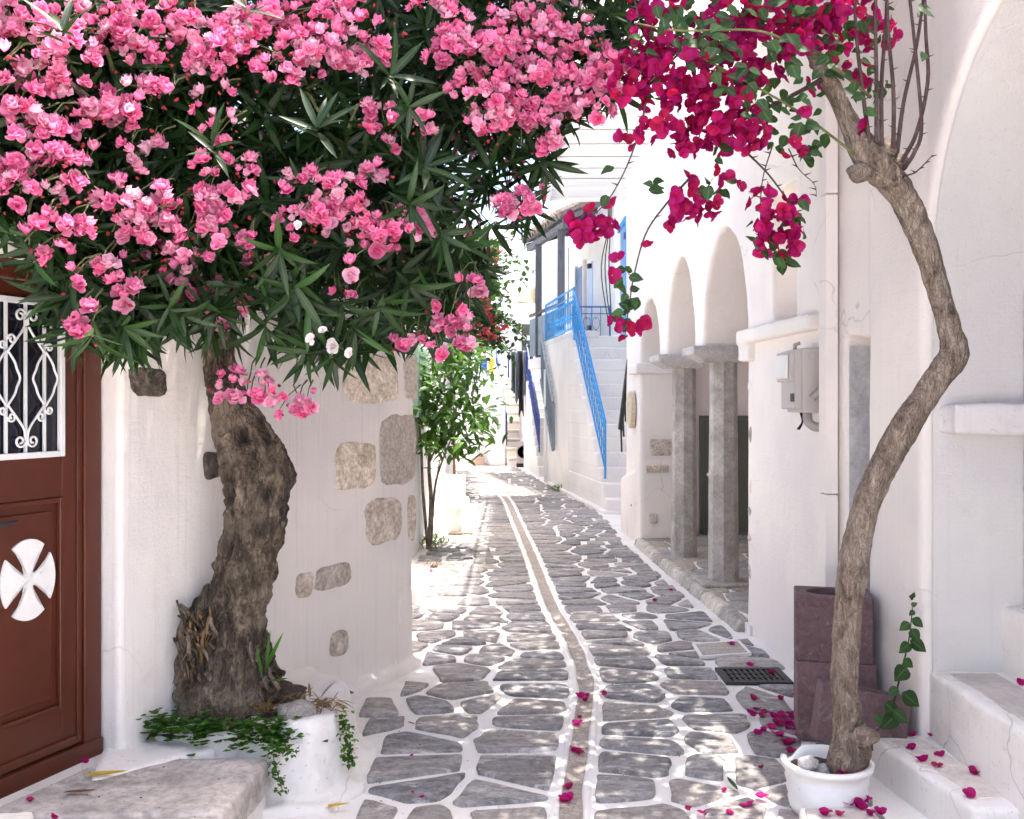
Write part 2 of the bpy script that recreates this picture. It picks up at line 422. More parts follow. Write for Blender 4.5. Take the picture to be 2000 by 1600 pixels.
M = dict(
    white=m_plaster('whitewash', (0.83, 0.795, 0.755), (0.55, 0.51, 0.47), 0.16, 0.05),
    wall_l=m_plaster('whitewash_corner_house', (0.82, 0.77, 0.735), (0.5, 0.44, 0.42), 0.2, 0.22),
    wall_r=m_plaster('whitewash_smooth', (0.845, 0.79, 0.745), (0.58, 0.5, 0.46), 0.2, 0.08, fine=0.25),
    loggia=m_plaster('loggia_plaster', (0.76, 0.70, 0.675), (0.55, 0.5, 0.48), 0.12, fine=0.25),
    chipped=m_plaster('chipped_whitewash', (0.82, 0.785, 0.745), (0.42, 0.36, 0.31), 0.42, 0.1),
    far=m_plaster('whitewash_far', (0.8, 0.79, 0.78), (0.6, 0.57, 0.54), 0.14, 0.1),
    mortar=m_plaster('painted_joint', (0.82, 0.79, 0.76), (0.36, 0.31, 0.28), 0.42, rough=0.8),
    worn=m_plaster('worn_whitewash', (0.74, 0.72, 0.7), (0.36, 0.31, 0.27), 0.6, 0.1),
    pave=m_stone('paving_slate', (0.185, 0.178, 0.184), (0.42, 0.405, 0.405), (0.37, 0.335, 0.315), 5, 0.03, 0.6, True, bstr=0.9, speck=0.65, fs=6),
    gutter=m_stone('gutter_concrete', (0.34, 0.29, 0.25), (0.5, 0.44, 0.39), None, 9, 0.01, 0.15),
    flag=m_stone('flagstone', (0.3, 0.28, 0.25), (0.45, 0.42, 0.38), (0.42, 0.35, 0.27), 6, 0.01, 0.2, True),
    doorstep=m_stone('doorstep_marble', (0.27, 0.25, 0.245), (0.5, 0.465, 0.45), None, 4, 0.012, 0.4, speck=0.5, fs=7),
    rubble=m_stone('rubble_granite', (0.46, 0.375, 0.295), (0.86, 0.77, 0.665), (0.76, 0.68, 0.59), 11, 0.02, 0.2, bstr=1.0, speck=0.65, fs=4),
    rubble_d=m_stone('rubble_sooty', (0.05, 0.04, 0.032), (0.24, 0.19, 0.145), None, 16, 0.02, 0.25, bstr=1.0, speck=0.9, fs=4),
    column=m_stone('column_granite', (0.38, 0.345, 0.31), (0.60, 0.565, 0.525), None, 6, 0.01, 0.2, bstr=0.6, speck=0.4, fs=7),
    capital=m_stone('capital_marble', (0.5, 0.48, 0.47), (0.72, 0.70, 0.68), None, 10, 0.008, 0.4, speck=0.4, fs=6),
    tread=m_stone('step_tread', (0.52, 0.47, 0.44), (0.64, 0.59, 0.55), None, 4, 0.006, 0.3, speck=0.25),
    clay=m_stone('clay_block', (0.14, 0.08, 0.085), (0.21, 0.13, 0.135), None, 30, 0.006, 0.12, bstr=0.6, speck=0.6),
    kerb=m_stone('terrace_kerb', (0.4, 0.36, 0.31), (0.6, 0.56, 0.5), None, 10, 0.015, 0.6),
    soil=m_stone('soil', (0.05, 0.04, 0.03), (0.16, 0.11, 0.08), None, 25, 0.03, 0.0, bstr=1.0),
    door=m_paint('oxblood_paint', (0.088, 0.019, 0.008), 0.38, 0.0, grain=0.35),
    doorpane=m_paint('dark_glass', (0.012, 0.012, 0.02), 0.15),
    whitepaint=m_paint('white_gloss', (0.8, 0.79, 0.77), 0.45, 0.5, (0.45, 0.36, 0.28)),
    blue=m_paint('azure_paint', (0.02, 0.27, 0.62), 0.45, 0.0),
    paleblue=m_paint('pale_blue_paint', (0.42, 0.55, 0.75), 0.6),
    navy=m_paint('navy_paint', (0.015, 0.05, 0.26), 0.45),
    deepblue=m_paint('deep_blue_paint', (0.03, 0.1, 0.25), 0.5),
    greyblue=m_wood('grey_blue_boards', (0.13, 0.17, 0.21), (0.3, 0.35, 0.4)),
    greywood=m_wood('weathered_timber', (0.06, 0.06, 0.065), (0.17, 0.17, 0.18)),
    brownwood=m_wood('brown_timber', (0.25, 0.15, 0.08), (0.42, 0.28, 0.16)),
    olive=m_paint('olive_shutter', (0.10, 0.107, 0.085), 0.5),
    palegreen=m_paint('pale_green_paint', (0.35, 0.5, 0.42), 0.5),
    ironwhite=m_paint('white_iron', (0.76, 0.76, 0.77), 0.45, 0.3, (0.45, 0.35, 0.25)),
    irongrey=m_metal('dark_iron', (0.045, 0.045, 0.042), 0.5, 0.4),
    irongrate=m_metal('cast_iron', (0.06, 0.055, 0.055), 0.6, 0.5),
    rust=m_paint('rusty_grate', (0.35, 0.24, 0.19), 0.8),
    plastic=m_paint('beige_plastic', (0.5, 0.455, 0.44), 0.5, 0.0, grain=0.06),
    plasticw=m_paint('white_plastic', (0.8, 0.8, 0.8), 0.3, 0.0, grain=0.05),
    pipegrey=m_paint('grey_pipe', (0.4, 0.37, 0.36), 0.5),
    black=m_paint('black_cable', (0.01, 0.01, 0.01), 0.5),
    slat=m_paint('white_boards', (0.8, 0.785, 0.77), 0.55, 0.0, grain=0.05),
    tile=m_stone('roof_tile', (0.16, 0.12, 0.1), (0.34, 0.28, 0.24), None, 12, 0.01),
    glass=m_paint('window_glass', (0.03, 0.045, 0.06), 0.08),
    tank=m_paint('cream_tank', (0.62, 0.56, 0.42), 0.5),
    bark_o=m_bark('oleander_bark', (0.012, 0.008, 0.005), (0.115, 0.08, 0.053), (0.42, 0.335, 0.25), 15, 1.0, 0.06),
    bark_b=m_bark('bougainvillea_bark', (0.07, 0.046, 0.033), (0.26, 0.195, 0.145), (0.48, 0.395, 0.32), 22, 1.0, 0.025),
    twig=m_bark('green_twig', (0.06, 0.06, 0.02), (0.12, 0.13, 0.05), (0.2, 0.2, 0.09), 30, 0.3, 0.003),
    whip=m_bark('dark_whip', (0.035, 0.018, 0.018), (0.07, 0.04, 0.04), (0.12, 0.085, 0.08), 30, 0.4, 0.003),
    oleaf=m_leaf('oleander_leaf', (0.005, 0.015, 0.004), (0.016, 0.044, 0.010), 0.10, (0.06, 0.15, 0.015), 0.42),
    bleaf=m_leaf('bougainvillea_leaf', (0.012, 0.034, 0.010), (0.032, 0.075, 0.022), 0.22, (0.1, 0.22, 0.02), 0.55),
    cleaf=m_leaf('citrus_leaf', (0.014, 0.045, 0.008), (0.055, 0.13, 0.02), 0.25, (0.16, 0.36, 0.03), 0.4),
    weed=m_leaf('clover_leaf', (0.018, 0.06, 0.008), (0.05, 0.14, 0.018), 0.25, (0.15, 0.35, 0.02), 0.5),
    dryleaf=m_leaf('dry_leaf', (0.07, 0.04, 0.02), (0.26, 0.16, 0.07), 0.2, None, 0.6),
    yellowleaf=m_leaf('yellow_leaf', (0.5, 0.3, 0.03), (0.55, 0.38, 0.04), 0.2, None, 0.5),
    oflower=m_petal('oleander_petal', (0.66, 0.02, 0.17), (0.90, 0.16, 0.40), (0.95, 0.36, 0.58), (0.95, 0.64, 0.76), 0.38),
    wflower=m_petal('pale_oleander_petal', (0.85, 0.6, 0.62), (0.88, 0.78, 0.78), (0.9, 0.86, 0.85), None, 0.3),
    bud=m_petal('oleander_bud', (0.22, 0.07, 0.03), (0.4, 0.05, 0.06), (0.5, 0.06, 0.1), None, 0.15),
    bract=m_petal('bougainvillea_bract', (0.42, 0.010, 0.06), (0.42, 0.005, 0.125), (0.40, 0.007, 0.17), (0.50, 0.008, 0.06), 0.45),
    niche=m_plaster('niche_shade_plaster', (0.68, 0.66, 0.64), (0.5, 0.46, 0.43), 0.3, 0.1, fine=0.6),  # greyer than the street wall, puts the recess shade into the colour
    fallen=m_petal('fallen_bract', (0.50, 0.010, 0.13), (0.52, 0.008, 0.19), (0.50, 0.012, 0.22), (0.42, 0.03, 0.10), 0.4),
    pebble=m_stone('pebble_grey', (0.3, 0.3, 0.3), (0.5, 0.49, 0.48), None, 12, 0.003),
    rock=m_stone('rock_grey', (0.16, 0.15, 0.14), (0.32, 0.3, 0.28), None, 14, 0.015),
    cl1=m_paint('cloth_black', (0.015, 0.015, 0.018), 0.9), cl2=m_paint('cloth_navy', (0.02, 0.03, 0.09), 0.9),
    cl3=m_paint('cloth_grey', (0.25, 0.26, 0.28), 0.9), cl4=m_paint('cloth_slate', (0.1, 0.12, 0.12), 0.9),
    cl5=m_paint('cloth_yellow', (0.75, 0.5, 0.04), 0.9), cl6=m_paint('cloth_blue', (0.05, 0.12, 0.5), 0.9),
    cl7=m_paint('cloth_cream', (0.6, 0.56, 0.48), 0.9),
    terracotta=m_paint('pink_pot', (0.6, 0.42, 0.34), 0.8),
    concrete=m_stone('bare_concrete', (0.36, 0.36, 0.38), (0.52, 0.52, 0.54), None, 5, 0.006, 0.2, speck=0.3),
    plaque=m_stone('plaque_stone', (0.6, 0.5, 0.34), (0.72, 0.63, 0.48), None, 12, 0.004),
)
# ------------------------------------------------------------------ ground and lane
def XF(Y):               # street face of the arcaded house
    return 2.132 - 0.049 * Y
def WL(Y):               # street face of the house with the red door
    return -1.671 + 0.462 * (Y - 4.257)
def lerp_tab(tab, Y):
    if Y <= tab[0][0]: return tab[0][1]
    for (a, b), (c, d) in zip(tab, tab[1:]):
        if Y <= c: return b + (d - b) * (Y - a) / (c - a)
    return tab[-1][1]
LEFT = [(2.5, -1.02), (4.15, -1.0), (4.3, -0.72), (4.9, -0.70), (5.5, -1.02), (6.45, -0.62), (6.55, -0.62), (6.9, -1.05), (9, -1.12), (11, -1.08), (12.8, -0.98), (13.1, -0.58), (14.2, -0.6), (14.5, -1.0), (20, -1.2), (25, -1.75), (30, -2.9)]
RIGHT = [(2.5, 1.9), (3.7, 1.75), (3.9, 1.62), (4.6, 1.66), (4.7, XF(4.7)), (7.4, XF(7.4)), (7.5, XF(7.5) - 0.1), (12, XF(12) - 0.12), (13, 1.42), (15.3, 1.43), (19.2, 0.98), (22.8, 0.58), (26, 0.2), (27, -0.1), (30, -0.9)]
CHAN = [(3.0, 0.22), (4.12, 0.243), (4.83, 0.32), (5.54, 0.398), (6.15, 0.452), (7.21, 0.425), (8.49, 0.327), (11, 0.226), (14.3, 0.07), (18.1, -0.14), (23.1, -0.71), (29.2, -1.75)]
_ch = bez([(y, x) for y, x in CHAN], 160)
CHT = [(float(a[0]), float(a[1])) for a in _ch]
def chan(Y): return lerp_tab(CHT, Y)

gm = MB().add([(-400, -400, -0.35), (400, -400, -0.35), (400, 400, -0.35), (-400, 400, -0.35)], [(0, 1, 2, 3)])
ground = gm.build('ground', M['worn']); ground['kind'] = 'structure'

# the lane: painted mortar bed
nx, ny = 76, 300
V = np.zeros((nx * ny, 3)); xs = np.linspace(-3.8, 3.8, nx); ys = np.linspace(0.4, 36, ny)
for j, y in enumerate(ys):
    for i, x in enumerate(xs):
        V[j * nx + i] = (x, y, 0.010 * mnoise.noise((x * 1.7, y * 1.7, 3)) - 0.004)
ii, jj = np.meshgrid(np.arange(nx - 1), np.arange(ny - 1))
a = (jj * nx + ii).ravel(); F = np.stack([a, a + 1, a + nx + 1, a + nx], 1)
street = mesh_obj('street', np_mesh('street', V, F), M['mortar']); street['kind'] = 'structure'

# paving stones
def clip(poly, px, py, nx_, ny_):       # keep the side where (p - (px,py)).n <= 0
    out = []
    for i in range(len(poly)):
        a = poly[i]; b = poly[(i + 1) % len(poly)]
        da = (a[0] - px) * nx_ + (a[1] - py) * ny_; db = (b[0] - px) * nx_ + (b[1] - py) * ny_
        if da <= 0: out.append(a)
        if (da < 0 < db) or (db < 0 < da):
            t = da / (da - db); out.append((a[0] + (b[0] - a[0]) * t, a[1] + (b[1] - a[1]) * t))
    return out
def area(p): return 0.5 * sum(p[i][0] * p[(i + 1) % len(p)][1] - p[(i + 1) % len(p)][0] * p[i][1] for i in range(len(p)))
def chaikin(p, k=0.25):
    o = []
    for i in range(len(p)):
        a = p[i]; b = p[(i + 1) % len(p)]
        o += [(a[0] + (b[0] - a[0]) * k, a[1] + (b[1] - a[1]) * k), (a[0] + (b[0] - a[0]) * (1 - k), a[1] + (b[1] - a[1]) * (1 - k))]
    return o

def make_cells(sites, gapf, bounds, extra=None, reach=1.3):
    cells = []
    for i, (sx, sy) in enumerate(sites):
        poly = [(sx - 0.5, sy - 0.5), (sx + 0.5, sy - 0.5), (sx + 0.5, sy + 0.5), (sx - 0.5, sy + 0.5)]
        g = gapf(sy) / 2
        for k, (tx, ty) in enumerate(sites):
            if k == i or abs(tx - sx) > reach or abs(ty - sy) > reach: continue
            dx, dy = tx - sx, ty - sy; d = math.hypot(dx, dy)
            if d < 1e-6: continue
            n0, n1 = dx / d, dy / d
            gg = g * random.uniform(0.7, 1.35)
            poly = clip(poly, sx + dx / 2 - n0 * gg, sy + dy / 2 - n1 * gg, n0, n1)
            if len(poly) < 3: break
        if len(poly) < 3: continue
        for (px, py, a, b) in bounds(sx, sy):
            poly = clip(poly, px, py, a, b)
            if len(poly) < 3: break
        if len(poly) < 3 or abs(area(poly)) < 0.012: continue
        cells.append(poly)
    return cells

sites = []
y = 2.6; row = 0
while y < 30.5:
    h = random.uniform(0.22, 0.36) * (1 if y < 14 else 1.15)
    cx = chan(y)
    for side in (-1, 1):
        x = cx + side * random.uniform(0.25, 0.33)
        while -4 < x < 3:
            w = random.choice([0.25, 0.32, 0.38, 0.44, 0.52]) * random.uniform(0.9, 1.1)
            sites.append((x + random.uniform(-0.05, 0.05), y + random.uniform(-0.1, 0.1)))
            x += side * w
            if x < lerp_tab(LEFT, y) - 0.1 or x > lerp_tab(RIGHT, y) + 0.1: break
    y += h * 0.98; row += 1

def lane_bounds(sx, sy):
    out = []
    c0, c1 = chan(sy - 0.15), chan(sy + 0.15); t = Vector((c1 - c0, 0.3)).normalized(); c = chan(sy)
    nrm = (t.y, -t.x)
    hw = 0.1
    if sx < c: out.append((c - nrm[0] * hw, sy - nrm[1] * hw, nrm[0], nrm[1]))
    else: out.append((c + nrm[0] * hw, sy + nrm[1] * hw, -nrm[0], -nrm[1]))
    for tab, s in ((LEFT, -1), (RIGHT, 1)):
        e0, e1 = lerp_tab(tab, sy - 0.2), lerp_tab(tab, sy + 0.2)
        e = (max(e0, e1, lerp_tab(tab, sy)) if s < 0 else min(e0, e1, lerp_tab(tab, sy))) - s * random.uniform(0.03, 0.09)
        out.append((e, sy, s, 0))
    return out

GRATE = [G(1395, 1325), G(1535, 1317)]
GX0, GX1, GY0, GY1 = 1.27, 1.735, 6.02, 6.43       # gap left for the drain grate
def near_grate(poly):
    return any(GX0 < p[0] < GX1 and GY0 < p[1] < GY1 for p in poly)

cells = make_cells([s for s in sites if lerp_tab(LEFT, s[1]) < s[0] < lerp_tab(RIGHT, s[1])
                    and not (GX0 - 0.02 < s[0] < GX1 + 0.02 and GY0 - 0.05 < s[1] < GY1 + 0.05)], lambda y: 0.062, lane_bounds)

def clear_of(poly, x0, x1, y0, y1):
    # cut a stone back where a grate or cover is let into the paving
    cx = sum(p[0] for p in poly) / len(poly); cy = sum(p[1] for p in poly) / len(poly)
    if max(p[0] for p in poly) < x0 or min(p[0] for p in poly) > x1 or max(p[1] for p in poly) < y0 or min(p[1] for p in poly) > y1: return poly
    d = [((x0 - cx), (x0, cy, 1, 0)), ((cx - x1), (x1, cy, -1, 0)), ((y0 - cy), (cx, y0, 0, 1)), ((cy - y1), (cx, y1, 0, -1))]
    return clip(poly, *max(d)[1])
_c = []
for c in cells:
    c = clear_of(c, 1.285, 1.725, 6.045, 6.415)
    if len(c) > 2: c = clear_of(c, 1.285, 1.59, 6.74, 7.10)
    if len(c) > 2 and abs(area(c)) > 0.012: _c.append(c)
cells = _c

def stone_mesh(poly, thick=0.03, top=0.013, bev=0.014, rough=0.007, seed=0):
    k = random.uniform(0.05, 0.14)
    p = chaikin(chaikin(poly, k), 0.25)
    cx = sum(q[0] for q in p) / len(p); cy = sum(q[1] for q in p) / len(p)
    p2 = []
    for q in p:
        d = math.hypot(q[0] - cx, q[1] - cy) + 1e-6
        r = 1 + rough * 2.2 * mnoise.noise((q[0] * 14, q[1] * 14, seed)) / d
        p2.append((cx + (q[0] - cx) * r, cy + (q[1] - cy) * r))
    p = p2; n = len(p)
    tx, ty = random.uniform(-0.012, 0.012), random.uniform(-0.012, 0.012); dz = random.uniform(-0.003, 0.004)
    vs = []
    for f, z in ((0, -thick), (0, top * 0.45), (0.45, top * 0.85), (1, top)):
        for q in p:
            d = math.hypot(q[0] - cx, q[1] - cy); s = max(0.2, (d - bev * f) / d)
            x, y = (q[0] - cx) * s, (q[1] - cy) * s
            vs.append((x, y, z + (tx * x + ty * y + dz if z > 0 else 0)))
    fs = []
    for l in range(3):
        fs += [(l * n + i, l * n + (i + 1) % n, (l + 1) * n + (i + 1) % n, (l + 1) * n + i) for i in range(n)]
    vs.append((0, 0, top + dz + random.uniform(-0.002, 0.003)))
    fs += [(3 * n + i, 3 * n + (i + 1) % n, 4 * n) for i in range(n)]
    return (cx, cy), vs, fs

def lay(cells, parent, name, massname, mat, z=0.0, limit=300):
    data = []
    for i, c in enumerate(cells):
        if area(c) < 0: c = c[::-1]
        data.append(stone_mesh(c, seed=i))
    def score(d):
        (cx, cy) = d[0]
        x, y = pix((cx, cy, z)) if cy > 0.5 else (-999, 0)
        return (0 if -60 < x < 2060 and y < 1640 else 1, cy)
    data.sort(key=score)
    for d in data[:limit]:
        me = bpy.data.meshes.new(name); me.from_pydata(d[1], [], d[2]); me.materials.append(mat)
        me.polygons.foreach_set('use_smooth', [True] * len(me.polygons)); me.update()
        mesh_obj(name, me, None, parent, (d[0][0], d[0][1], z))
    rest = data[limit:]
    if rest:
        mb = MB(); va = []
        for d in rest:
            mb.add([(v[0] + d[0][0], v[1] + d[0][1], v[2] + z) for v in d[1]], d[2]); va += [random.random()] * len(d[1])
        me = mb.mesh(massname, True); a = me.attributes.new('var', 'FLOAT', 'POINT'); a.data.foreach_set('value', va)
        o = mesh_obj(massname, me, mat, parent); o['kind'] = 'stuff'
lay(cells, street, 'paving_stone', 'distant_paving_stones', M['pave'])

# drainage channel down the middle of the lane: white rims and a worn concrete trough
rim = MB(); tr = MB(); prof_r = []; prof_t = []
ysr = np.linspace(2.6, 29.5, 330)
for y in ysr:
    x = chan(y); w = 0.046 + 0.014 * mnoise.noise((y * 3, 1, 0)); e = 0.088 + 0.025 * mnoise.noise((y * 4, 5, 0)); e2 = 0.088 + 0.025 * mnoise.noise((y * 4, 9, 0))
    hz = 0.009 + 0.003 * mnoise.noise((y * 4, 2, 0))
    prof_r.append([(x - e, y, -0.02), (x - e + 0.012, y, hz), (x - w - 0.005, y, hz), (x - w + 0.008, y, -0.006), (x + w - 0.008, y, -0.006), (x + w + 0.005, y, hz), (x + e2 - 0.012, y, hz), (x + e2, y, -0.02)])
    prof_t.append([(x - w + 0.001, y, 0.0045), (x - w * 0.5, y, 0.0005), (x, y, -0.0005), (x + w * 0.5, y, 0.0005), (x + w - 0.001, y, 0.0045)])
def strip(mb, rows):
    n = len(rows[0]); vs = [p for r_ in rows for p in r_]
    mb.add(vs, [(i * n + k, i * n + k + 1, (i + 1) * n + k + 1, (i + 1) * n + k) for i in range(len(rows) - 1) for k in range(n - 1)])
strip(rim, prof_r); strip(tr, [[(p[0], p[1], p[2] + 0.005) for p in r_] for r_ in prof_t])
rim.build('channel_rim', M['mortar'], street, True); tr.build('channel_trough', M['gutter'], street, True)

# iron drain grate let into the paving
gr = thing('drain_grate', 'dark iron drain grate set in the paving beside the clay blocks', 'grate', (1.5, 6.22, 0))
MB().box(1.30, 1.71, 6.06, 6.40, -0.03, 0.004).build('pit_shade_bed', M['black'], gr)  # solid black bed standing in for the shade under the bars
fr = MB(); z0, z1 = 0.004, 0.018
fr.box(1.30, 1.71, 6.06, 6.10, z0, z1); fr.box(1.30, 1.71, 6.36, 6.40, z0, z1); fr.box(1.30, 1.34, 6.102, 6.358, z0, z1); fr.box(1.67, 1.71, 6.102, 6.358, z0, z1)
fr.build('frame', M['irongrate'], gr)
for k in range(9):
    x = 1.362 + k * 0.035
    MB().box(x, x + 0.018, 6.10, 6.36, z0, z1 - 0.003).build('grate_bar', M['irongrate'], gr)
for k in range(2):
    MB().box(1.34, 1.67, 6.17 + 0.09 * k, 6.185 + 0.09 * k, z0 + 0.002, z1 - 0.001).build('cross_bar', M['irongrate'], gr)
# square inspection cover with painted edge
cv = thing('inspection_cover', 'square grey stone inspection cover with a white painted edge in the paving', 'cover', (1.44, 7.0, 0))
c4 = [G(1357, 1258, .02), G(1440, 1252, .02), G(1462, 1275, .02), G(1372, 1281, .02)]
MB().prism([(p.x, p.y) for p in c4], -0.02, 0.02).build('cover_stone', M['flag'], cv, bevel=0.004)
ctr = sum((Vector(p) for p in c4), Vector()) / 4
for k in range(4):
    a = ctr + (c4[k] - ctr) * 1.05; b = ctr + (c4[(k + 1) % 4] - ctr) * 1.05
    MB().bar((a.x, a.y, 0.012), (b.x, b.y, 0.012), 0.022, 0.02).build('edge', M['white'], cv)
# two rusty gully gratings by the far wall
for (x0, x1, yy, lab) in ((828, 882, 1103, 'rusty gully grating at the foot of the corner beside the slender citrus tree'), (876, 924, 1041, 'rusty gully grating in front of the low white masonry bench')):
    p = G(x0, yy, .012); q = G(x1, yy, .012); g2 = thing('gully_grating', lab, 'grate', (p.x, p.y, 0), 'rusty gully gratings')
    d = 0.2
    MB().box(p.x, q.x, p.y - d / 2, p.y + d / 2, -0.02, 0.008).build('bed', M['soil'], g2)
    n = 9
    for k in range(n):
        x = p.x + (q.x - p.x) * (k + 0.15) / n
        MB().box(x, x + (q.x - p.x) / n * 0.6, p.y - d / 2, p.y + d / 2, 0.0085, 0.022).build('grating_bar', M['rust'], g2)

# ------------------------------------------------------------------ house with the red door (near side)
DV = Vector((0.349, 0.937, 0)); NV = Vector((0.937, -0.349, 0))        # along / out of the door wall
D1 = Vector((-1.765, 4.26, 0))                                         # far foot of the door frame
def DP(u, z, out=0.0):                                                 # point on the door wall
    p = D1 - DV * u + NV * out
    return Vector((p.x, p.y, z))
A = D1 + DV * 0.03 + NV * 0.09; B = Vector((-0.634, 6.5, 0))
A2 = A - DV * 1.36; E = D1 - NV * 0.3 + DV * 0.03; E2 = A2 - NV * 0.4
HL = 3.15
red_house = thing('white_house', 'whitewashed corner house with a dark red door and bare stones in its wall', 'house', (-2.2, 4.6, 0))
w = MB()
ab = B - A
mid = A + ab * 0.5 + Vector((-0.012, 0.006, 0))
w.prism([(A.x, A.y), (mid.x, mid.y), (B.x, B.y), (-3.0, 7.55), (-3.7, 4.95), (E.x, E.y)], -0.05, HL)
w.prism([(A2.x, A2.y), (E2.x, E2.y), (-4.3, 3.4), (-4.3, 0.2), (-3.05, 0.35)], -0.05, HL)
w.prism([(A.x, A.y), (E.x, E.y), (E2.x, E2.y), (A2.x, A2.y)], 2.27, HL)
w.prism([(E.x + .02, E.y), (-3.6, 4.9), (-4.2, 3.3), (E2.x, E2.y)], HL - 0.3, HL)
# rounded foot where the wall meets the lane
w.prism([(WL(5.0) - .1, 5.0), (WL(5.0) + .045, 4.98), (B.x + .05, B.y + .02), (B.x - .1, B.y + .05)], -0.05, 0.05)
plaster('wall', w, M['wall_l'], red_house, 0.022, 5, 0.014, 0.22)

def wall_stone(px, py, rx, ry, seed, mat, lab=None, proud=0.003):
    """a bare stone left showing in the plaster of the long wall, given by its picture position"""
    d = Vector((0.42, 0.908, 0)).normalized(); n = Vector((d.y, -d.x, 0))
    k = (px - 1000) / FPX; Y = (-1.671 - 0.462 * 4.257) / (k - 0.462)
    c = Vector((k * Y, Y, EYE - (py - HOR) / FPX * Y))
    # picture half width -> metres along the wall
    k2 = (px + rx - 1000) / FPX; Y2 = (-1.671 - 0.462 * 4.257) / (k2 - 0.462)
    hw = abs(Y2 - Y) / 0.908; hh = ry / FPX * Y
    rs = random.Random(seed); pts = []
    for i in range(26):
        a = 2 * math.pi * i / 26
        ex = 4.2 + rs.uniform(-.4, .6)
        ca, sa = math.cos(a), math.sin(a)
        r = (abs(ca) ** ex + abs(sa) ** ex) ** (-1 / ex) * (1 + 0.13 * mnoise.noise((ca * 1.6 + seed, sa * 1.6, seed)) + 0.05 * mnoise.noise((ca * 5 + seed, sa * 5, seed)))
        pts.append((ca * r * hw, sa * r * hh))
    vs = []; n_ = len(pts)
    for f, o in ((1.03, -0.05), (1.03, proud - .006), (0.96, proud), (0.82, proud + 0.003), (0.45, proud + 0.005)):
        for (u, v) in pts:
            j = 0.006 * mnoise.noise((u * 30 * f + seed, v * 30 * f, o)) if f < 1 else 0
            vs.append(c + d * u * f + Vector((0, 0, 1)) * v * f + n * (o + j))
    fs = [(l * n_ + i, l * n_ + (i + 1) % n_, (l + 1) * n_ + (i + 1) % n_, (l + 1) * n_ + i) for l in range(4) for i in range(n_)]
    fs.append(tuple(range(4 * n_, 5 * n_)))
    o = MB().add(vs, fs).build('bare_stone', M[mat], red_house, True)
    if lab: o['label'] = lab
for i, s in enumerate([(729, 743, 50, 44, 'rubble'), (803, 738, 13, 42, 'rubble'), (697, 911, 38, 44, 'rubble'), (780, 878, 34, 68, 'rubble'),
                       (751, 1016, 34, 44, 'rubble'), (804, 1012, 8, 44, 'rubble'), (653, 1126, 32, 22, 'rubble'), (597, 1143, 15, 23, 'rubble'),
                       (664, 1257, 16, 24, 'rubble')]):
    wall_stone(s[0], s[1], s[2], s[3], i * 3.3 + 1, s[4])
wall_stone(288, 747, 38, 29, 40.2, 'rubble_d', 'sooty dark stone'); wall_stone(416, 908, 17, 26, 51.7, 'rubble_d', 'sooty dark stone')

# the door (local frame: u along the wall towards the viewer, out of the wall)
door = mesh_obj('door', MB().mesh('door'), None, red_house)
bpy.data.objects.remove(door)
def dbox(mb, u0, u1, z0, z1, o0, o1):
    c = [DP(u0, z0, o0), DP(u1, z0, o0), DP(u1, z0, o1), DP(u0, z0, o1)]
    return mb.hexa(c + [Vector((p.x, p.y, z1)) for p in c])
ZT = 0.245
fr = MB(); dbox(fr, -0.02, 0.075, ZT - .02, 2.29, -0.09, 0.0); dbox(fr, 0.075, 1.36, 2.20, 2.29, -0.09, -0.002); dbox(fr, 1.27, 1.38, ZT - .02, 2.199, -0.09, -0.001)
fr.build('door_frame', M['door'], red_house, bevel=0.006)
st = MB(); dbox(st, 0.077, 0.105, ZT + .05, 2.198, -0.07, -0.012); st.build('door_stop', M['door'], red_house, bevel=0.004)
th = MB(); dbox(th, -0.02, 1.36, ZT - 0.03, ZT + 0.045, -0.1, 0.012); th.build('door_threshold', M['door'], red_house, bevel=0.008)
